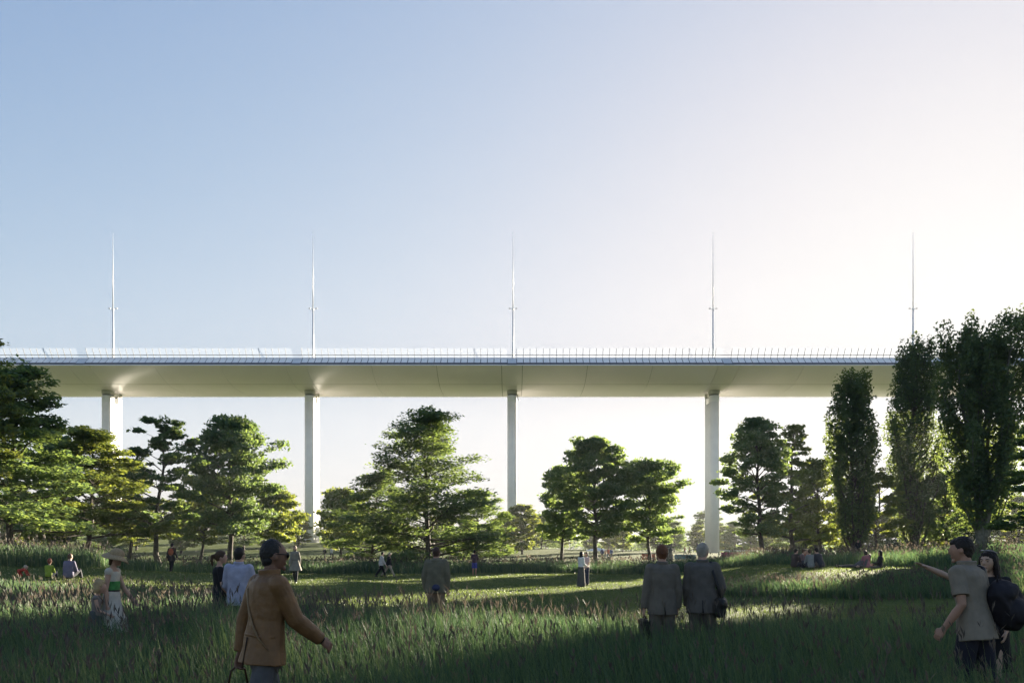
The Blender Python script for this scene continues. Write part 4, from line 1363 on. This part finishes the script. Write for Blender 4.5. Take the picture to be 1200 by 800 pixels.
# a low wood on the horizon, far beyond the viaduct
rng = np.random.default_rng(77)
n = 70000
wx = rng.uniform(-480, 480, n); wy = rng.uniform(340, 372, n)
hgt = 5.2 + 1.6 * np.sin(wx * .11) + 1.1 * np.sin(wx * .27 + 1.7) + .9 * np.sin(wx * .61 + .4) * np.cos(wy * .4)
wz = g(wx, wy) + hgt * rng.uniform(0, 1, n) ** .7
lv = leaf_quads(rng, np.stack([wx, wy, wz], -1), 1.0, .4, .6)
me = np_mesh('far_wood', lv, np.arange(len(lv)).reshape(-1, 4), M['leaf_green'], rng.uniform(0, 1, n))
tag(link(bpy.data.objects.new('far_wood', me)), 'low pale green wood along the horizon beyond the viaduct', 'wood', kind='stuff')
HAZE = .00017
# ------------------------------------------------------------------ ground sheet
def axis(fine0, fine1, step, lo, hi, grow_=1.18):
    a = list(np.arange(fine0, fine1 + 1e-6, step))
    s = step; x = a[-1]
    while x < hi:
        s *= grow_; x += s; a.append(x)
    s = step; x = a[0]
    while x > lo:
        s *= grow_; x -= s; a.insert(0, x)
    return np.array(a)


gx = axis(-60, 60, 1.0, -2500, 2500); gy = axis(0, 110, 1.0, -400, 4000)
GX, GY = np.meshgrid(gx, gy)
vv = np.stack([GX, GY, g(GX, GY)], -1).reshape(-1, 3)
nx, ny = len(gx), len(gy)
idx = np.arange(nx * ny).reshape(ny, nx)
qq = np.stack([idx[:-1, :-1], idx[:-1, 1:], idx[1:, 1:], idx[1:, :-1]], -1).reshape(-1, 4)
yc = vv[qq].mean(1)[:, 1]
me = np_mesh('lawn_ground', vv, qq, [M['lawn'], simple('bounce_field', (.125, .145, .060), .95, .25, .05, spec=.04)], smooth=True, matidx=(yc > 232).astype(np.int32))  # far ground recoloured, added for the light it bounces onto the hull
go = link(bpy.data.objects.new('lawn_ground', me)); tag(go, 'mown green park lawn with gentle rises', 'lawn', kind='structure')

# ------------------------------------------------------------------ grass
IP = np.interp


def blades(rng, x, y, h, w, lean=.35, seg=(0, .45, .8, 1.0)):
    """tapering bent blades; returns verts and quads"""
    n = len(x); z = g(x, y)
    az = rng.uniform(0, 2 * PI, n); fa = rng.uniform(0, PI, n)
    ln = np.abs(rng.normal(0, lean, n)) * h
    # a light breeze: most blades nod to the left
    dx = np.cos(az) * ln - .10 * h; dy = np.sin(az) * ln
    wx, wy = np.cos(fa) * w * .5, np.sin(fa) * w * .5
    rows = []
    for t in seg:
        cx = x + dx * t ** 2; cy = y + dy * t ** 2; cz = z + h * (t - .12 * t * t * np.minimum(1, ln / h * 2)) - (.03 if t == 0 else 0)
        k = (1 - t ** 1.6) + .06
        rows.append(np.stack([np.stack([cx - wx * k, cy - wy * k, cz], -1), np.stack([cx + wx * k, cy + wy * k, cz], -1)], 1))
    V_ = np.stack(rows, 1)                         # n, rows, 2, 3
    m = len(seg)
    base = (np.arange(n) * m * 2)[:, None]
    q = np.concatenate([np.stack([base[:, 0] + 2 * r, base[:, 0] + 2 * r + 1, base[:, 0] + 2 * r + 3, base[:, 0] + 2 * r + 2], -1)[:, None] for r in range(m - 1)], 1)
    tip = V_[:, -1].mean(1)
    return V_.reshape(-1, 3), q.reshape(-1, 4), tip


def seed_heads(rng, tip, L, w):
    """feathery heads: three thin crossed spindles on each stalk tip"""
    n = len(tip); vs = []
    for k in range(3):
        a = rng.uniform(0, PI, n)
        sx, sy = np.cos(a) * w, np.sin(a) * w
        o = rng.normal(0, .25, (n, 2)) * L[:, None]
        p0 = tip + np.stack([np.zeros(n), np.zeros(n), -L * .35 + L * .16 * k], -1)
        p1 = p0 + np.stack([o[:, 0] - .1 * L, o[:, 1], L * .85], -1)
        md = p0 * .5 + p1 * .5
        s3 = np.stack([sx, sy, np.zeros(n)], -1)
        vs.append(np.stack([p0, md + s3, p1, md - s3], 1))
    v = np.concatenate(vs, 1).reshape(-1, 3)
    return v, np.arange(len(v)).reshape(-1, 4)


def patch(rng, x, y):
    """slow variation 0..1 for clumping"""
    return .5 + .5 * np.sin(x * 1.1 + 2 * np.sin(y * .6)) * np.sin(y * .9 + 1.7 * np.sin(x * .45))


def meadow(name, label, rng, x, y, h, w, seedshare, cat='tall grass', lean=.33, headL=.16):
    keep = rng.uniform(0, 1, len(x)) < .55 + .45 * patch(rng, x, y)
    x, y, h, w = x[keep], y[keep], h[keep], w[keep]
    h = h * rng.uniform(.55, 1.12, len(x)) * (.82 + .30 * patch(rng, x * .7 + 9, y * .7))
    v, q, tip = blades(rng, x, y, h, w, lean)
    rb = np.repeat(np.clip(rng.uniform(0, 1, len(x)) * .75 + .25 * patch(rng, x * .5, y * .5 + 4), 0, 1), 3)
    mi = np.zeros(len(q), np.int32)
    # flowering stalks
    ss = rng.uniform(0, 1, len(x)) < seedshare * (.25 + 1.5 * patch(rng, x * .33 + 5, y * .5)) * (h < .95)
    xs, ys = x[ss] + rng.normal(0, .05, ss.sum()), y[ss] + rng.normal(0, .05, ss.sum())
    hs = h[ss] * rng.uniform(1.05, 1.45, ss.sum()); ws = np.maximum(.004, w[ss] * .35)
    v2, q2, tip2 = blades(rng, xs, ys, hs, ws, .16)
    v3, q3 = seed_heads(rng, tip2, hs * 0 + headL * np.clip(ys / 13, .45, 1) * rng.uniform(.7, 1.3, len(xs)), np.maximum(.007, w[ss] * .55))
    V_ = np.concatenate([v, v2, v3]); Q_ = np.concatenate([q, q2 + len(v), q3 + len(v) + len(v2)])
    R_ = np.concatenate([rb, np.repeat(rng.uniform(.5, 1, len(xs)), 3), np.repeat(rng.uniform(0, 1, len(xs)), 3)])
    MI = np.concatenate([mi, np.zeros(len(q2), np.int32), np.ones(len(q3), np.int32)])
    me = np_mesh(name, V_, Q_, [M['blade'], M['seed']], R_, MI)
    o = link(bpy.data.objects.new(name, me))
    return tag(o, label, cat, kind='stuff')


def scatter(rng, n, y0f, y1f, p0, p1, power=1.0):
    """n points between photo columns p0..p1; y0f, y1f give near and far edge per column (metres)"""
    out_x, out_y = [], []
    ymax = max(y1f(np.linspace(p0, p1, 50))); ymin = min(y0f(np.linspace(p0, p1, 50)))
    got = 0
    while got < n:
        m = 200000
        # area-true in (px, Y): density along Y weighted by power
        Y = ymin + (ymax - ymin) * rng.uniform(0, 1, m)
        keepw = (Y / ymax) ** power
        P = rng.uniform(p0, p1, m)
        k = (rng.uniform(0, 1, m) < keepw) & (Y > y0f(P)) & (Y < y1f(P))
        out_x.append(px2x(P[k], Y[k])); out_y.append(Y[k]); got += k.sum()
    return np.concatenate(out_x)[:n], np.concatenate(out_y)[:n]


c_ = lambda v: (lambda p: np.full_like(np.asarray(p, float), v))
rng = np.random.default_rng(21)
# foreground meadow: far edge follows the photo
farA = lambda p: IP(p, [-150, 0, 150, 250, 310, 350, 450, 600, 800, 1000, 1200, 1350], [28, 28, 28, 27, 25.5, 22, 19, 17.2, 15.2, 14.6, 15, 15.5])
x, y = scatter(rng, 150000, c_(4.6), farA, -160, 1360, .35)
edge = np.clip((farA(600 + x * F / y) - y) / 3.0, 0, 1)
h = IP(y, [4, 8, 12, 17, 24, 30], [.74, .76, .78, .60, .50, .46]) * (.72 + .28 * edge)
col_ = 600 + x * F / y
h = h * (1 + .55 * np.exp(-((col_ - 268) / 36) ** 4) * (y > 9.5) * (y < 13.2))
w = IP(y, [4, 8, 14, 30], [.0115, .0135, .019, .030])
meadow('tall_grass', 'dark green meadow grass with purple brown seed heads filling the foreground', rng, x, y, h, w, .05)
# band behind the left lawn strip, running on behind the mid lawn
nearB = lambda p: IP(p, [-150, 0, 100, 150, 220, 300, 400, 600, 700, 800, 960], [33.5, 34, 35.5, 43, 50, 57, 60, 60, 60, 58, 54])
farB = lambda p: nearB(p) + IP(p, [-150, 100, 300, 600, 960], [12, 12, 13, 13, 9])
x, y = scatter(rng, 80000, nearB, farB, -160, 965, .5)
meadow('tall_grass', 'long band of tall grass with reddish tips crossing the park behind the mown lawn', rng, x, y, IP(y, [33, 50, 75], [.85, .85, .95]), IP(y, [33, 75], [.035, .06]), .08, headL=.2)
# band in front of the picnic party
x, y = scatter(rng, 30000, lambda p: IP(p, [800, 860, 1200, 1400], [31, 27.5, 26.5, 26]), lambda p: IP(p, [800, 860, 1000, 1050, 1200, 1400], [30, 29.6, 29.6, 31.5, 35, 36]), 815, 1400, .5)
meadow('tall_grass', 'bluish green band of knee high grass in front of the picnic party', rng, x, y, IP(y, [26, 29, 31.3, 33, 36], [.52, .45, .24, .4, .5]), IP(y, [26, 36], [.026, .034]), .06)
# band behind the picnic party, up to the poplars
x, y = scatter(rng, 34000, lambda p: IP(p, [880, 960, 1060, 1200, 1400], [54, 47, 44, 40, 38]), lambda p: IP(p, [880, 1400], [66, 60]), 885, 1400, .5)
meadow('tall_grass', 'dark tall grass between the picnic party and the poplars', rng, x, y, y * 0 + .8, IP(y, [38, 66], [.036, .055]), .08, headL=.2)
# mown lawn blades
x, y = scatter(rng, 110000, lambda p: farA(p) - 2, lambda p: np.minimum(nearB(p), IP(p, [-200, 860, 960, 1400], [99, 60, 54, 44])) + 1, -150, 1350, .2)
hh = rng.uniform(.035, .085, len(x))
v, q, tip = blades(rng, x, y, hh, IP(y, [16, 60], [.014, .04]), .5, (0, .6, 1.0))
me = np_mesh('short_grass', v, q, M['short_grass'], np.repeat(rng.uniform(0, 1, len(x)), 2))
tag(link(bpy.data.objects.new('short_grass', me)), 'short mown grass of the lawn between the meadow bands', 'grass', kind='stuff')

# ------------------------------------------------------------------ small things at the far edge of the lawn
def board(px, Y, wpx, zh, col, label, post=True, name='hoarding_board'):
    x = px2x(px, Y); wd = wpx * Y / F / 2; z = gz(x, Y)
    root = empty(name, (x, Y, z)); tag(root, label, 'hoarding')
    bm = bmesh.new(); add_box(bm, -wd, wd, -.04, .04, .25, zh); bmesh.ops.bevel(bm, geom=bm.edges[:], offset=.015, segments=1, affect='EDGES')
    bm_obj('board_panel', bm, simple('painted_board', col, .55, .2, 1.2), root)
    for k in (-1, 1):
        bm = bmesh.new(); add_box(bm, k * (wd - .3) - .04, k * (wd - .3) + .04, .042, .12, -.1, zh - .05); bm_obj('post', bm, M['mast'], root)
        bm = bmesh.new(); add_box(bm, k * (wd - .3) - .25, k * (wd - .3) + .25, -.3, .3, 0, .05); bm_obj('foot', bm, M['bearing'], root)


board(760, 118, 16, 1.15, (.45, .09, .03), 'low orange red hoarding board at the lawn edge right of the tree trio')
board(779, 118.5, 19, 1.05, (.035, .045, .12), 'low navy blue hoarding board beside the orange red one')
board(803, 119, 25, .95, (.05, .16, .19), 'low teal hoarding board left of the fourth pier')
board(857, 122, 24, 1.0, (.30, .06, .11), 'low crimson hoarding board right of the fourth pier')
# rail fence beyond
x0, x1, Y = px2x(842, 150), px2x(932, 150), 150
root = empty('rail_fence', ((x0 + x1) / 2, Y, gz((x0 + x1) / 2, Y))); tag(root, 'pale thin rail fence beyond the fourth pier', 'fence')
hw = (x1 - x0) / 2
for zz in (1.15, .65):
    bm = bmesh.new(); loft(bm, [V(-hw, 0, zz), V(hw, 0, zz)], [.05, .05], V(0, 1, 0), 8); bm_obj('rail', bm, M['mast'], root)
for k in range(8):
    bm = bmesh.new(); xx = -hw + 2 * hw * k / 7; loft(bm, [V(xx, 0, -.4), V(xx, 0, 1.2)], [.05, .05], V(1, 0, 0), 8); bm_obj('post', bm, M['mast'], root)
# white pavilion
x, Y = px2x(700, 140), 140
root = empty('pavilion', (x, Y, gz(x, Y))); tag(root, 'low white pavilion canopy behind the tree trio', 'pavilion'); root.scale = (.7, .7, .62)
bm = bmesh.new()
b4 = [bm.verts.new((a * 2.6, b * 2.2, 2.0)) for a, b in ((-1, -1), (1, -1), (1, 1), (-1, 1))]; b5 = [bm.verts.new((a * 2.6, b * 2.2, 1.75)) for a, b in ((-1, -1), (1, -1), (1, 1), (-1, 1))]
ap = bm.verts.new((0, 0, 2.75))
for i in range(4):
    bm.faces.new((b4[i], b4[(i + 1) % 4], ap)); bm.faces.new((b5[i], b5[(i + 1) % 4], b4[(i + 1) % 4], b4[i]))
bm.faces.new(b5[::-1])
bm_obj('canopy', bm, simple('canvas', (.65, .66, .68), .8, .05, 2), root)
for a, b in ((-1, -1), (1, -1), (1, 1), (-1, 1)):
    bm = bmesh.new(); loft(bm, [V(a * 2.45, b * 2.05, -.2), V(a * 2.45, b * 2.05, 1.76)], [.05, .05], V(1, 0, 0), 8); bm_obj('leg', bm, M['mast'], root)
# dark signpost
x, Y = px2x(783, 112), 112
root = empty('dark_pillar', (x, Y, gz(x, Y))); tag(root, 'dark slim upright pillar behind the red haired suited man', 'pillar')
bm = bmesh.new(); add_box(bm, -.55, .55, -.12, .12, 0, 2.7); bmesh.ops.bevel(bm, geom=bm.edges[:], offset=.04, segments=2, affect='EDGES'); bm_obj('pillar_body', bm, simple('dark_metal', (.035, .04, .045), .5), root)
bm = bmesh.new(); add_box(bm, -.65, .65, -.22, .22, -.2, .1); bm_obj('plinth', bm, M['concrete_cap'], root)

# ------------------------------------------------------------------ the air
bm = bmesh.new(); add_box(bm, -420, 420, -30, 420, -3.0, 90.0)
m, nt_, out_ = new_mat('haze')
pv = nt_.nodes.new('ShaderNodeVolumePrincipled')
pv.inputs['Color'].default_value = (.93, .95, 1.0, 1); pv.inputs['Density'].default_value = HAZE; pv.inputs['Anisotropy'].default_value = .25
nt_.links.new(pv.outputs['Volume'], out_.inputs['Volume'])
tag(bm_obj('haze', bm, m), 'thin bright haze in the air over the park', 'haze', kind='stuff')

# ------------------------------------------------------------------ camera, sun, sky
SUN_AZ, SUN_EL = 32.3, 10.0          # degrees right of the view axis, above the horizon
cam = bpy.data.cameras.new('camera'); co = bpy.data.objects.new('camera', cam); COL.objects.link(co); scene.camera = co
co.location = (0, 0, EYE); co.rotation_euler = (math.radians(90), 0, 0)
cam.sensor_width = 36; cam.lens = 36 * F / 1200; cam.shift_y = (HZ - 400) / 1200; cam.clip_start = .05; cam.clip_end = 8000
sun = bpy.data.lights.new('sun', 'SUN'); so = bpy.data.objects.new('sun', sun); COL.objects.link(so)
sun.energy = 5.0; sun.angle = math.radians(.55); sun.color = (1, .88, .68)
d = Vector((math.sin(math.radians(SUN_AZ)) * math.cos(math.radians(SUN_EL)), math.cos(math.radians(SUN_AZ)) * math.cos(math.radians(SUN_EL)), math.sin(math.radians(SUN_EL))))
so.rotation_euler = (-d).to_track_quat('-Z', 'Y').to_euler()
so.location = d * 400
w = bpy.data.worlds.new('World'); scene.world = w; w.use_nodes = True
nt = w.node_tree; nt.nodes.clear()
sky = nt.nodes.new('ShaderNodeTexSky'); sky.sky_type = 'NISHITA'; sky.sun_disc = False
sky.sun_elevation = math.radians(SUN_EL); sky.sun_rotation = math.radians(SUN_AZ)
sky.altitude = 0; sky.air_density = 1.0; sky.dust_density = 1.0; sky.ozone_density = 3.0
bg = nt.nodes.new('ShaderNodeBackground'); bg.inputs['Strength'].default_value = .0885
out = nt.nodes.new('ShaderNodeOutputWorld')
# sky tint and tone curve: bright parts roll off softly instead of burning out
m0 = nt.nodes.new('ShaderNodeVectorMath'); m0.operation = 'MULTIPLY'; m0.inputs[1].default_value = (1.03, .856, .98)
gm = nt.nodes.new('ShaderNodeGamma'); gm.inputs['Gamma'].default_value = 1.5
m1 = nt.nodes.new('ShaderNodeVectorMath'); m1.operation = 'MULTIPLY_ADD'; m1.inputs[1].default_value = (.69,) * 3; m1.inputs[2].default_value = (1, 1, 1)
m2 = nt.nodes.new('ShaderNodeVectorMath'); m2.operation = 'DIVIDE'
nt.links.new(sky.outputs['Color'], m0.inputs[0]); nt.links.new(m0.outputs[0], gm.inputs['Color'])
nt.links.new(gm.outputs['Color'], m1.inputs[0]); nt.links.new(gm.outputs['Color'], m2.inputs[0]); nt.links.new(m1.outputs[0], m2.inputs[1])
nt.links.new(m2.outputs[0], bg.inputs['Color']); nt.links.new(bg.outputs['Background'], out.inputs['Surface'])
vs = scene.view_settings
vs.view_transform = 'Standard'; vs.look = 'None'; vs.gamma = 1; vs.use_curve_mapping = False; vs.exposure = 2.8
scene.cycles.max_bounces = 10; scene.cycles.transparent_max_bounces = 12; scene.cycles.use_denoising = True
